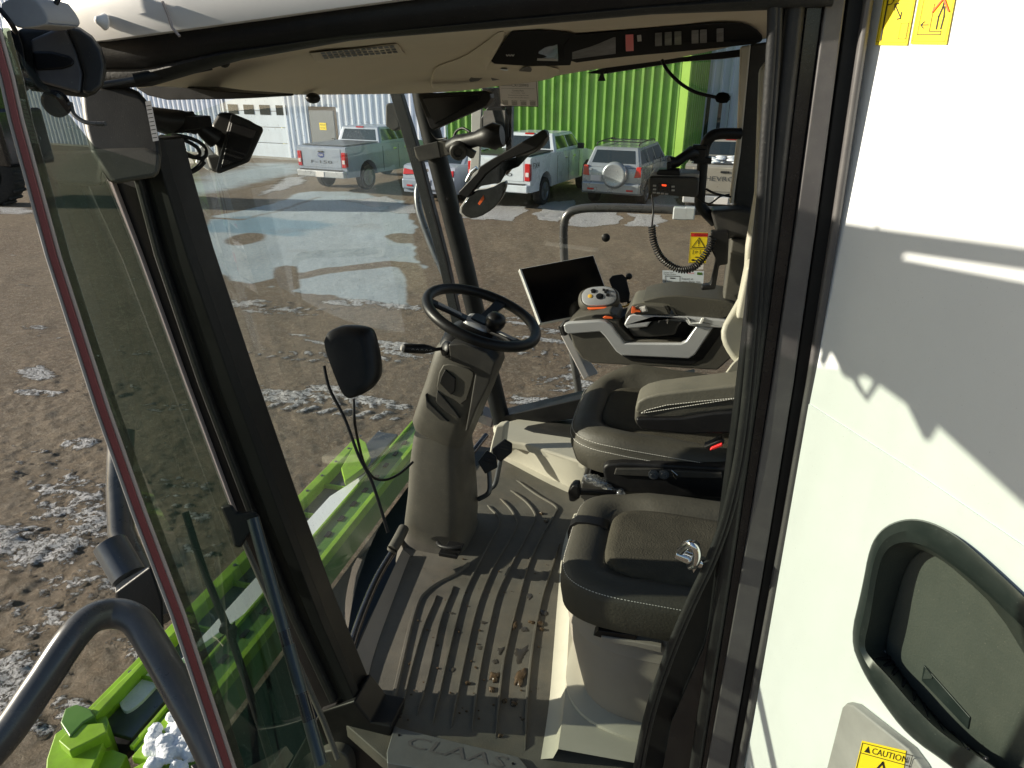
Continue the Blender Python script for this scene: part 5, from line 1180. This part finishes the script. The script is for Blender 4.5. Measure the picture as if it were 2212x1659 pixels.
# ================================================================ WINDOW STICKERS
yw=YF+.032
so,f=sticker('warning_label','yellow and red parking brake warning label on the far window below the radio cord',[(1487,568),(1525,569),(1529,503),(1492,502)],yw,'sticker_yellow')
ik=MB(); f.line(ik,[(.03,.02),(.97,.02),(.97,.98),(.03,.98)],.012,1,True); f.line(ik,[(.14,.52),(.86,.52),(.5,.83)],.022,1,True); f.line(ik,[(.5,.74),(.5,.63)],.03); f.ell(ik,.5,.575,.03,.015); f.line(ik,[(.03,.47),(.97,.47)],.012)
f.line(ik,[(.22,.30),(.22,.42)],.02);f.line(ik,[(.62,.30),(.62,.42)],.02); f.text(ik,'P',.42,.36,.14,.09); f.ell(ik,.45,.20,.12,.018); f.ell(ik,.25,.10,.10,.035); f.line(ik,[(.35,.10),(.85,.09)],.02)
obj('print',ik,'ink',so); rd=MB(); f.poly(rd,[(.03,.87),(.97,.87),(.97,.98),(.03,.98)],1); r_=obj('red_band',rd,'red',so); tt=MB(); f.text(tt,'WARNING',.55,.925,.7,.06,2); obj('lettering',tt,'ink',r_)
so,f=sticker('info_card','white and blue support information card on the far window above the armrest',[(1431,637),(1517,640),(1521,586),(1431,584)],yw,'paper_blue')
ik=MB(); f.line(ik,[(.07,-.02),(.07,.78),(.44,.78),(.44,-.02)],.02); f.line(ik,[(.20,.70),(.30,.70)],.04); f.text(ik,'Canada West',.15,.93,.24,.05); f.text(ik,'Harvest Centre',.18,.86,.30,.06); f.text(ik,'Support at',.62,.68,.28,.10,shear=.05); f.text(ik,'your finger tips',.72,.57,.44,.10)
f.line(ik,[(.12,.55),(.38,.55)],.012); f.line(ik,[(.12,.28),(.36,.28)],.012); f.line(ik,[(.12,.16),(.30,.16)],.02); f.line(ik,[(.12,.06),(.28,.06)],.02)
obj('print',ik,'ink',so); rd=MB(); f.poly(rd,[(.48,.36),(.92,.36),(.92,.48),(.48,.48)]); f.text(rd,'CLAAS',.70,.92,.18,.055); f.line(rd,[(.86,.28),(.80,.15),(.73,.12)],.035); f.line(rd,[(.76,.24),(.72,.12),(.82,.08)],.03); obj('red_print',rd,'red',so)
gg=MB(); f.poly(gg,[(.86,.86),(.98,.86),(.98,.96),(.86,.96)]); obj('green_corner',gg,'lime_dark',so)
tag(slab('small_label','paper',None,[(1500,572),(1520,572),(1519,582),(1500,582)],yw,.001,0),'tiny white label between the warning label and the information card','sticker')
so,f=sticker('paper_notice','printed paper notice hanging at the top of the far window, black bordered',[(1081,229),(1163,231),(1162,170),(1076,172)],yw-.1,'paper')
ik=MB(); f.line(ik,[(.01,.01),(.99,.01),(.99,.99),(.01,.99)],.02,1,True); f.text(ik,'CX120993',.56,.80,.44,.10); f.text(ik,'Serial Number',.20,.79,.28,.05); f.line(ik,[(.06,.68),(.93,.68)],.008)
f.text(ik,'Combine Park',.50,.60,.30,.06); f.text(ik,'Service 5am - 9pm',.50,.51,.36,.04); f.text(ik,'Emergency Parts (306) 555 0100',.50,.42,.52,.045); f.text(ik,'Emergency Service (306) 555 0111',.50,.33,.55,.045)
for x,s_ in((.14,'Brandon'),(.38,'Swift Current'),(.62,'Regina'),(.86,'Yorkton')):
    f.text(ik,s_,x,.22,.16,.04)
    for k in range(4): f.line(ik,[(x-.07,.17-.035*k),(x+.07,.17-.035*k)],.014)
obj('print',ik,'ink',so)
tag(obj('suction_cap',MB().lathe(PY(1309,513,YF+.02),(0,-1,0),[(.018,0),(.018,.006),(.010,.012),(.001,.013)],18),'black'),'small round black cap stuck on the far window','cap')
# ================================================================ FAR SIDE MIRRORS / BALL ARM
mr=thing('exterior_mirror','tall mirror on a black outside arm seen past the far pillar, reflecting the yard','mirror',PY(1070,400,3.6))
obj('arm',MB().prism([PY(a,b,3.62) for a,b in [(1040,190),(1106,188),(1104,365),(1092,380),(1092,232),(1045,236)]],(0,.05,0)),'black_gloss',mr,bev=.006)
hs=obj('housing',MB().prism(chai([PY(a,b,3.6) for a,b in [(1038,232),(1098,230),(1098,318),(1040,322)]],1),(0,.06,0)),'black',mr,bev=.006)
mg=MB(); P=[PY(a,b,3.597) for a,b in [(1044,239),(1091,238),(1091,308),(1044,312)]]; mg.prism(P,(0,.003,0)); obj('mirror_face',mg,'mirror_glass',hs)
obj('white_bar',MB().prism([PY(a,b,3.63) for a,b in [(1018,226),(1040,226),(1036,330),(1030,450),(1008,450),(1018,330)]],(0,.03,0)),'wood_white',mr,bev=.003)
vz=slab('sun_visor','black',None,[(902,208),(905,202),(1048,196),(1058,200),(1060,212),(1050,228),(935,281),(928,275)],2.35,.05,.012,seg=3); tag(vz,'black tilted flat screen below the headliner beside the far pillar','screen')
bv=slab('screen_lens','screen',vz,[(912,212),(1040,203),(1032,218),(938,268)],2.344,.01,.002)
ba=thing('ball_mount','black ball joint arm on a beige clamp fixed to the far pillar','mount',PY(940,340,2.7))
slab('clamp_block','column',ba,[(893,318),(945,305),(972,302),(977,334),(906,348),(898,340)],2.72,.10,.004)
slab('clamp_plate','dark_plastic',ba,[(893,318),(945,305),(952,340),(906,350)],2.716,.02,.003)
obj('arm_body',MB().tube([PY(975,318,2.68),PY(990,310,2.66),PY(1010,305,2.64),PY(1030,300,2.62),PY(1050,296,2.6),PY(1068,294,2.6),PY(1085,292,2.6)],[.030,.034,.030,.028,.040,.050,.036],18),'black',ba)
obj('clamp_knob',MB().lathe(PY(990,328,2.60),V((.2,-1,-.3)),[(.034,-.03),(.036,0),(.03,.008),(.018,.010),(.016,.0),(.001,.0)],20).box(PY(1008,325,2.62),(.07,.03,.03),Matrix.Rotation(.5,3,'Y')),'dark_plastic',ba,bev=.003)
obj('cable',MB().tube(cat([PY(978,305,2.68),PY(985,285,2.68),PY(1000,277,2.66),PY(1015,285,2.64)],6),.005,8).tube(cat([PY(932,285,2.72),PY(945,300,2.72),PY(965,298,2.7)],6),.004,8),'black',ba)
dm=thing('interior_mirror','dark convex mirror tilted on the ball arm, its long black edge pointing up right','mirror',PY(1090,340,2.6))
slab('edge_frame','black',dm,[(1030,372),(1036,360),(1060,345),(1160,288),(1172,280),(1180,283),(1184,294),(1160,320),(1130,333),(1085,350),(1048,378),(1010,428),(992,420),(990,415)],2.55,.035,.008,seg=3)
slab('mirror_bulb','dark_plastic',dm,[(1085,330),(1150,312),(1180,290),(1175,312),(1150,334),(1118,340),(1090,338)],2.552,.07,.02,seg=4,ch=1)
slab('mirror_face','mirror_dark',dm,[(1048,378),(1085,350),(1118,338),(1145,333),(1120,360),(1095,370),(1080,395),(1040,402),(1012,420)],2.565,.01,.002)
lm=thing('convex_mirror','rounded convex mirror hanging below the tilted mirror, dark with an orange reflection','mirror',PY(1040,440,2.6))
lo_=[(992,455),(1012,425),(1022,412),(1058,408),(1090,390),(1094,398),(1085,428),(1065,452),(1035,470),(1010,472)]
slab('shell','grey_plate',lm,[(a-4,b+1) for a,b in lo_],2.60,.06,.01,ch=1)
slab('mirror_face','mirror_dark',lm,lo_,2.59,.02,.004,ch=1)
obj('bracket',MB().tube([PY(1008,392,2.56),PY(1018,372,2.56),PY(1030,362,2.56)],.008,8).tube([PY(1008,400,2.56),PY(1022,385,2.56)],.006,8),'chrome',lm)
obj('orange_reflection',MB().prism([PY(a,b,2.586) for a,b in [(1032,440),(1044,422),(1046,430),(1036,443)]],(0,.002,0)),'orange',lm)  # orange reflection set on the mirror as a coloured piece
tag(slab('side_lamp','dark_plastic',None,[(832,226),(838,222),(858,226),(864,276),(850,284),(832,272)],3.3,.08,.01,seg=3),'small dark lamp on the outside of the far pillar','lamp')
# outer handrail seen through the side window
hr=thing('safety_rail','grey steel safety rail outside the far window with a clear clamp at its end','handrail',PY(1216,560,3.5))
obj('tube',MB().tube(cat([PY(1252,860,3.45),PY(1240,780,3.45),PY(1226,680,3.45),PY(1219,560,3.45),PY(1218,490,3.45),PY(1226,464,3.45),PY(1246,453,3.45),PY(1290,449,3.45),PY(1400,451,3.45),PY(1600,458,3.45)],6),.022,14),'steel_rail',hr)
obj('clamp',MB().box(PY(1470,460,3.43),(.07,.05,.06)).box(PY(1490,460,3.43),(.05,.05,.06)),'bag',hr,bev=.006)
# outside step grille below the far pillar
tag(slab('vent_grating','pillar_grey',None,[(1024,890),(1065,905),(1062,925),(1016,905)],2.95,.1,.006),'small grey grating outside at the foot of the far pillar','grating')
# ================================================================ NEAR MIRROR, LAMP, MONITOR TOP LEFT
T3=lambda x,y:(x/3,y/3)
def C1(pts): return [(x/3,y/3) for x,y in pts]
pc=thing('mirror_housing','large grey moulded mirror motor housing on the near pillar under the roof','mirror housing',T(260,390,1.33))
hpts=C1([(520,600),(560,570),(800,550),(900,590),(960,660),(1000,760),(1040,930),(1050,1010),(1035,1130),(1000,1150),(740,1195),(700,1180),(590,1000),(550,850),(530,720)])
px_slab('shell','dark_plastic',pc,hpts,1.27,(.0,.10,0),.022)
lowp=C1([(570,960),(940,950),(1046,990),(1035,1130),(1000,1150),(740,1195),(705,1175),(600,1010)])
px_slab('lower_shell','column',pc,lowp,1.265,(0,.08,0),.014)
sf=Frame(T(331,306,1.255),T(343,304,1.255)-T(331,306,1.255),T(314,220,1.255)-T(331,306,1.255),.001); mb=MB().prism([sf.p(0,0),sf.p(1,0),sf.p(1,1),sf.p(0,1)],(0,.001,0)); q_=obj('label',mb,'paper',pc); ik=MB(); 
for k in range(9): sf.line(ik,[(.15,.08+.1*k),(.85,.08+.1*k)],.02,2)
obj('print',ik,'ink',q_)
lmp=thing('work_lamp','dark round backed work lamp on a bracket at the upper left corner of the door','lamp',T(140,200,1.1))
sh=px_slab('lamp_shell','dark_plastic',lmp,C1([(100,180),(420,155),(520,175),(600,230),(660,310),(690,400),(692,470),(670,560),(620,610),(560,635),(460,625),(200,590),(150,560),(120,300)]),1.08,(0,.07,.0),.022)
px_slab('lamp_facet','pillar_grey',sh,C1([(190,260),(420,160),(500,340),(540,480),(525,610),(240,530)]),1.072,(0,.02,0),.006)
px_slab('lamp_slot','black',sh,C1([(205,330),(330,330),(450,360),(490,395),(470,430),(400,450),(230,460)]),1.068,(0,.02,0),.006)
px_slab('lamp_facet','dark_plastic',sh,C1([(425,165),(520,185),(600,240),(655,320),(685,420),(660,560),(600,612),(530,610),(545,480),(500,340)]),1.066,(0,.02,0),.012)
px_slab('bracket','black',lmp,C1([(40,200),(110,190),(150,300),(190,590),(160,590),(120,450),(60,300)]),1.04,(0,.06,0),.006)
obj('ring',MB().lathe(T(125,222,1.06),V((.3,-1,-.2)),[(.020,0),(.020,.01),(.015,.012),(.014,0),(.001,-.002)],20),'black_gloss',lmp)
obj('corner_cap',MB().prism(chai([T(a,b,1.0) for a,b in [(0,0),(70,-10),(100,30),(105,52),(75,60),(40,62),(20,50),(2,30)]],1),(0,.06,0)),'grey_plate',lmp,bev=.01)
obj('washer_hose',MB().tube(cat([T(130,-8,1.03),T(118,15,1.03),T(120,38,1.04),T(128,50,1.05)],6),.0035,8).tube(cat([T(0,20,.98),T(22,48,.98),T(35,70,1.0)],6),.0035,8),'black',lmp)
obj('wire',MB().tube(cat([T(152,222,1.2),T(158,245,1.2),T(180,262,1.2),T(205,267,1.2),T(228,267,1.2)],6),.004,8),'steel_dark',lmp)
# gas strut of the door
gs=thing('gas_strut','thin dark gas strut below the roof header at the upper left','gas strut',T(380,160,1.3))
obj('cylinder',MB().tube([T(290,171,1.22),T(455,139,1.26)],.010,14),'pillar_paint',gs); obj('rod',MB().tube([T(200,186,1.20),T(292,171,1.22)],.005,10),'steel_dark',gs); obj('ball_joint',MB().ball(T(484,133,1.27),.011,12).tube([T(455,139,1.26),T(482,134,1.27)],.006,8).tube([T(484,133,1.27),T(480,120,1.28)],.009,8),'black',gs)
# monitor upper left
um=thing('camera_monitor','small black square monitor seen from behind, hanging from the near pillar at upper left','monitor',T(480,370,1.55))
px_slab('back_shell','dark_plastic',um,C1([(1370,810),(1420,725),(1500,730),(1620,780),(1700,830),(1690,860),(1610,1050),(1415,1125),(1360,1105),(1330,1010),(1400,1000)]),1.62,(.02,.03,0),.008)
px_slab('front_frame','dark_plastic',um,C1([(1500,735),(1705,825),(1705,850),(1615,1050),(1420,1127),(1395,1115)]),1.60,(.015,.02,0),.006)
px_slab('back_face','black',um,C1([(1500,790),(1670,845),(1590,1030),(1430,1090)]),1.594,(0,.01,0),.003)
px_slab('side_cover','white_alu',um,C1([(1290,960),(1330,920),(1400,1010),(1360,1110),(1265,1055)]),1.64,(0,.02,0),.003)
obj('mount',MB().tube([T(300,250,1.45),T(355,262,1.52),T(395,262,1.55),T(425,270,1.57)],[.022,.028,.024,.022],14).tube([T(425,270,1.57),T(445,285,1.59),T(465,300,1.61)],[.012,.02,.024],12),'black',um)
obj('mount_block',MB().prism([T(a,b,1.53) for a,b in [(333,243),(388,242),(390,250),(425,252),(430,278),(395,282),(395,288),(345,288)]],(0,.05,0)),'black',um,bev=.005)
cb=MB()
for pts in ([(345,300,1.55),(375,292,1.56),(415,300,1.58),(440,315,1.6),(445,335,1.6),(430,342,1.6),(400,330,1.58),(365,305,1.55)],[(350,310,1.54),(362,325,1.55),(372,350,1.56),(390,370,1.57),(412,370,1.58),(432,355,1.6),(440,340,1.6)],[(345,295,1.54),(390,300,1.57),(425,318,1.59),(430,335,1.6),(410,338,1.59),(360,308,1.55)],[(348,305,1.52),(368,330,1.54),(378,358,1.56),(400,374,1.57),(425,366,1.59),(442,350,1.6)]):
    cb.tube(cat([T(*p) for p in pts],8),.0045,8)
obj('cable_loops',cb,'black',um)
# ================================================================ HEADREST LIKE SENSOR BOX ON THE WINDSCREEN
sbx=thing('mirror_housing','dark moulded oval housing on a thin stem behind the windscreen, left of the steering column','mirror',T(750,860,2.050))
pts=[(694,742),(700,722),(720,710),(745,708),(780,715),(790,730),(804,795),(804,830),(790,850),(752,865),(740,860),(722,820)]
P0=[T(a,b,2.0) for a,b in pts]; c0=sum(P0,V())/len(P0)
rg=[[c0+(p-c0)*k+V((.015,.07,0))*j for p in chai(P0,2)] for k,j in((.72,-.02),(.93,0),(1.0,.15),(1.0,.45),(.93,.8),(.8,.95))]
obj('shell',MB().loft(rg),'black',sbx)
obj('stem',MB().tube(cat([T(700,790,2.050),T(712,840,2.050),T(745,905,2.050),T(775,985,2.050),T(805,1045,2.050),T(838,1150,2.050)],6),.005,8),'black',sbx)
obj('wire',MB().tube(cat([T(764,862,2.050),T(766,910,2.050),T(775,960,2.110),T(788,1005,2.170),T(808,1032,2.230),T(835,1036,2.290),T(865,1022,2.350),T(892,998,2.395)],8),.0045,10),'black',sbx)
# ================================================================ DOOR (open)
dS=lambda px,py,s=.86: (lambda d: d*(s/math.hypot(d.x,d.y)))(D(px,py))
hinge0=PY(262,397,YN-.01); 
dr_=obj('door',MB().add([],[]),'glass_door',cab) if 0 else None
lft=[(-30,60),(0,170),(20,260),(100,553),(205,880),(285,1106),(370,1330),(478,1659),(505,1740)]
rgt=[(215,330),(225,350),(238,397),(300,553),(400,830),(500,1096),(590,1330),(700,1600),(740,1700)]
rows=[]
for (a,b),(c,d) in zip(lft,rgt):
    p=dS(a+28,b); q_=PY(c,d,YN-.02)
    rows.append([p.lerp(q_,i/6) for i in range(7)])
dg=obj('door',MB().loft(rows,False,False,True),'glass_door',cab)
e=MB(); Ls=[dS(a,b) for a,b in lft]; Rs=[dS(a+30,b) for a,b in lft]; nrm=V((.6,-.8,0))*.0
def stripe(a0,a1,off,th,nm,mm):
    rg=[]
    for (a,b) in lft:
        p0=dS(a+a0,b,.86-off); p1=dS(a+a1,b,.86-off); dd=D(a,b); dd.z=0; dd.normalize()
        rg.append([p0,p1,p1+dd*th,p0+dd*th])
    return obj(nm,MB().loft(rg,True,True,False),mm,dg,bev=.0015)
stripe(-3,6,.004,.02,'edge_frame','grey_plate'); stripe(6,23,.006,.022,'edge_seal','red_strip'); stripe(23,33,.004,.02,'edge_trim','pink_grey'); stripe(33,52,0,.004,'glass_rim','glass_door'); 
obj('glass_bracket',MB().tube([T(487,1350,1.30),T(504,1358,1.30)],.006,10).lathe(T(488,1352,1.29),V((.4,-1,0)),[(.010,0),(.010,.012)],14).lathe(T(502,1358,1.29),V((.4,-1,0)),[(.010,0),(.010,.012)],14).prism([T(a,b,1.3) for a,b in [(494,1372),(500,1350),(506,1376),(503,1390)]],(0,.01,0)),'black',dg)
obj('wiper_blade',MB().tube(cat([T(400,1106,1.5),T(440,1230,1.5),T(500,1380,1.45),T(560,1560,1.4),T(590,1659,1.4)],6),.008,8),'black',dg)
# door stay strut
ds=thing('door_strut','long teal black gas strut running down in front of the near pillar','gas strut',T(690,1650,1.3))
P=[T(547,1120,1.38),T(620,1390,1.34),T(694,1650,1.30)]
for i,(t0,t1,mm) in enumerate([(0,.47,'strut_teal'),(.47,.53,'black_gloss'),(.53,.72,'strut_teal'),(.72,.83,'black_gloss'),(.83,1,'strut_teal')]):
    if mm not in M: A('strut_teal',(.055,.068,.075),.3,metal=.6)
    a=P[0].lerp(P[2],t0); b=P[0].lerp(P[2],t1); obj('cylinder' if i==0 else 'sleeve',MB().tube([a,b],.0125 if mm=='strut_teal' else .0128,18),mm,ds)
px_slab('upper_bracket','black',ds,[(475,1094),(500,1088),(512,1106),(545,1104),(562,1112),(560,1135),(535,1160),(520,1185),(505,1180),(495,1140)],1.39,(0,.04,0),.006)
tag(obj('inner_rod',MB().tube([T(522,1160,1.45),T(700,1560,1.40),T(730,1640,1.38)],.006,10),'column'),'thin grey rod between the gas strut and the near pillar','rod')
# ================================================================ HANDRAIL AND POST (lower left)
ha=thing('grab_rail','thick grey bent tube grab rail at the lower left corner','handrail',T(200,1500,1.2))
obj('tube',MB().tube(cat([T(-90,1700,1.15),T(10,1590,1.18),T(90,1475,1.21),T(150,1385,1.24),T(195,1338,1.27),T(245,1325,1.3),T(290,1338,1.3),T(325,1385,1.28),T(380,1480,1.25),T(440,1590,1.22),T(500,1720,1.2)],8),.0285,20),'steel_rail',ha)
px_slab('mount_bracket','black',ha,[(248,1278),(326,1220),(352,1300),(356,1420),(330,1420),(290,1330),(250,1305)],1.42,(.0,.05,0),.006)
pq=thing('rail_post','upright grey tube with a flat capped cylinder beside it, at the lower left','post',T(260,1200,1.7))
obj('tube',MB().tube([T(262,930,1.75),T(258,1050,1.72),T(262,1150,1.7),T(290,1215,1.66),T(350,1340,1.6)],.031,20),'steel_rail',pq)
cy0,cy1=T(238,1176,1.52),T(275,1240,1.50); dc=(cy1-cy0)
cap_=obj('cylinder',MB().tube([cy0,cy1+dc*.1],[.0355,.0355],28),'steel_dark',pq); 
dcn=dc.normalized(); obj('cap',MB().tube([cy0-dcn*.002,cy0],[.0335,.034],28),'steel_rail',cap_)
px_slab('plate','grey_plate',pq,[(248,1262),(322,1223),(324,1258),(250,1290)],1.49,(0,.01,0),.002)
# ================================================================ HEADER in front of the cab
he=thing('harvester_header','lime green harvester header with a white sheet lying in front of the cab, lower left','header',(-2.8,3.2,GZ+.3))
def bar(nm,X0,X1,Z0,Z1,y0,y1,m_,bev=.008,par=he): return obj(nm,MB().box(((X0+X1)/2,(y0+y1)/2,(Z0+Z1)/2),(abs(X1-X0),abs(y1-y0),abs(Z1-Z0))),m_,par,bev)
def xat(px,py,z): return PZ(px,py,z).x
z1=-2.90
xL1=xat(623,1106,z1); xw=xat(630,1170,z1-.06); xU=xat(690,1140,z1); xW=xat(725,1165,z1)
print('header x',xL1,xw,xU,xW)
ya=PZ(150,1580,z1).y; yb_=PZ(905,925,z1).y
xa0,xa1,xa2,xa3=xat(737,1053,z1-.02),xat(737,1094,z1),xat(737,1149,z1),xat(737,1163,z1)
yw=PZ(777,1026,z1).y
bar('front_rail',xL1-.05,xL1+.02,z1-.12,z1,ya,PZ(780,950,z1).y,'lime')
bar('pan',xL1+.015,xa0+.02,z1-.12,z1-.09,ya+.1,yb_,'steel_dark')  # dark steel colour carries the shade lying in this pan
obj('white_sheet',MB().prism([V((xa0,ya+.5,z1+.014)),V((xa0,yw-.35,z1+.012)),V((xa1-.013,yw+.05,z1+.012)),V((xa1-.013,ya+.9,z1+.012))],(0,0,-.04)),'white_panel',he,bev=.004)
obj('pan_snow',MB().prism(chai([PZ(a,b,z1-.07) for a,b in [(250,1480),(300,1440),(350,1400),(370,1440),(330,1490),(290,1530),(262,1540)]],2),(0,0,-.02)),'snow',he)
bar('rear_beam',xa1,xa2,z1-.30,z1-.002,ya,yb_+.1,'lime_dark')
bar('beam_lip',xa1-.012,xa1+.006,z1-.01,z1+.02,ya,yb_+.1,'lime',.003); bar('beam_lip',xa2,xa3,z1-.06,z1+.012,ya,yb_,'lime',.003)
xU,xW=xa1,xa2
bb=MB()
for k in range(14):
    y=ya+.15+k*(yb_-ya-.2)/14; bb.lathe(V((xL1-.012,y,z1)),(0,0,1),[(.012,0),(.012,.006),(.001,.007)],8)
obj('bolts',bb,'steel_dark',he)
bar('dark_pan',xa3+.002,xa3+1.1,z1-.32,z1-.28,ya-.2,yb_+.3,'black')
# torn lime pieces near the far end
obj('bracket_plate',MB().prism([PZ(a,b,z1+.1) for a,b in [(737,1010),(775,945),(790,955),(800,985),(785,1010),(745,1040)]],(0,0,-.05)),'lime',he,bev=.006)
for k in range(7):
    y=ya+.4+k*(yb_-ya-.6)/7; bar('rib',xL1+.02,xa0,z1-.09,z1-.05,y,y+.015,'lime',.002)
hs_=MB()
for k in range(16):
    y=ya+.2+k*(yb_-ya-.3)/16; hs_.box(((xU+xW)/2,y,z1+.003),(.03,.06,.008))
obj('slots',hs_,'black',he)
# header end assembly at the bottom left
ez=z1+.02
def hp(nm,pts,z,th,m_,bev=.008): return obj(nm,MB().prism([PZ(a,b,z) for a,b in pts],(0,0,-th)),m_,he,bev)
hp('end_plate',[(100,1640),(118,1585),(140,1570),(230,1545),(235,1560),(225,1600),(200,1659),(190,1720),(95,1720)],ez,.3,'lime')
hp('end_bracket',[(130,1560),(140,1530),(165,1520),(195,1530),(205,1545),(180,1560),(150,1592)],ez+.06,.12,'lime_dark')
hp('end_cap',[(125,1600),(160,1565),(225,1560),(232,1580),(195,1600),(150,1622)],ez+.05,.1,'lime')
hp('end_flange',[(195,1533),(310,1421),(316,1428),(205,1548)],ez+.03,.06,'lime')
hp('end_tube',[(215,1625),(245,1618),(275,1630),(260,1659),(240,1700),(180,1700)],ez-.05,.1,'lime')
hp('end_channel',[(283,1635),(372,1530),(385,1540),(320,1640)],ez,.05,'lime')
hp('end_channel',[(285,1659),(320,1640),(350,1650),(340,1700),(270,1700)],ez+.02,.08,'lime')
hp('dark_gap',[(205,1625),(360,1480),(400,1500),(260,1640)],ez-.2,.05,'black')
hp('knife_bar',[(410,1652),(450,1640),(455,1655),(420,1670)],ez+.1,.02,'black')
sn_=MB()
for k in range(60):
    px=375+random.gauss(0,24); py_=1610+random.gauss(0,22)-(px-375)*.3; sn_.ball(PZ(px,py_,ez+.0)+V((0,0,random.uniform(-.02,.03))),random.uniform(.018,.045),10)
so_=obj('snow_pile',sn_,'snow'); tag(so_,'small white pile of fresh snow on the green header end, bottom left','snow')
rm=so_.modifiers.new('r','REMESH'); rm.mode='VOXEL'; rm.voxel_size=.007; rm.use_smooth_shade=True
d_=so_.modifiers.new('d','DISPLACE'); tx=bpy.data.textures.new('c2','CLOUDS'); tx.noise_scale=.014; tx.noise_depth=4; d_.texture=tx; d_.strength=.02; d_.mid_level=.5
# ================================================================ LIGHT
SUN_EL=math.radians(17); SUN_TR=V((.985,.172,0)).normalized()   # direction the light travels
tr=V((SUN_TR.x*math.cos(SUN_EL),SUN_TR.y*math.cos(SUN_EL),-math.sin(SUN_EL)))
sl_=bpy.data.lights.new('sun','SUN'); sl_.energy=5.0; sl_.angle=math.radians(.5); sl_.color=(1,.915,.76)
so_=bpy.data.objects.new('sun',sl_); COL.objects.link(so_); so_.rotation_euler=tr.to_track_quat('-Z','Y').to_euler()
# unseen mirror-like blocker added ahead of the door, shaped to shade the white side panel
wm=thing('panel_shade_blocker','unseen dark blocker added ahead of the open door to shade the white panel','mirror',PW(2000,700)-tr*1.45)
def OC(pts,k): return [PW(a,b)-tr*k for a,b in pts]
ex=V((-.05,-.012,0))
main=[(1690,478),(1810,508),(1950,558),(2212,606),(2480,656),(2480,1290),(2212,1062),(2030,898),(2012,928),(1998,926),(1975,880),(1960,850),(1905,812),(1870,790),(1840,800),(1822,790),(1800,745),(1770,735),(1690,640)]
obj('housing',MB().prism(OC(main,1.45),ex),'dark_plastic',wm)  # blocker's main plate, cut to the outline of the panel shadow
obj('arm',MB().prism(OC([(1690,455),(1810,478),(1890,491),(1895,480),(1900,492),(2212,532),(2480,566),(2480,596),(2212,556),(1960,524),(1930,545),(1690,490)],1.47),ex),'black',wm)  # blocker's strip for the upper band of shade
obj('shade_wire',MB().tube(OC([(1838,795),(1852,830),(1872,860),(1892,830),(1905,812)],1.45),.006,8).tube(OC([(1840,798),(1895,812)],1.45),.004,8),'black',wm)  # wires added to the blocker for the small triangular shadow
w=bpy.data.worlds.new('World'); scene.world=w; w.use_nodes=True; nt=w.node_tree; sk=nt.nodes.new('ShaderNodeTexSky'); sk.sky_type='NISHITA'; sk.sun_disc=False
sk.sun_elevation=SUN_EL; az=math.atan2(-SUN_TR.x,-SUN_TR.y); sk.sun_rotation=az; sk.air_density=1; sk.dust_density=.6
nt.links.new(sk.outputs[0],nt.nodes['Background'].inputs[0]); nt.nodes['Background'].inputs[1].default_value=.068
vs=scene.view_settings; vs.view_transform='Standard'; vs.look='None'; vs.exposure=0.72; vs.gamma=1
scene.render.engine='CYCLES'; scene.cycles.transparent_max_bounces=24; scene.cycles.max_bounces=8
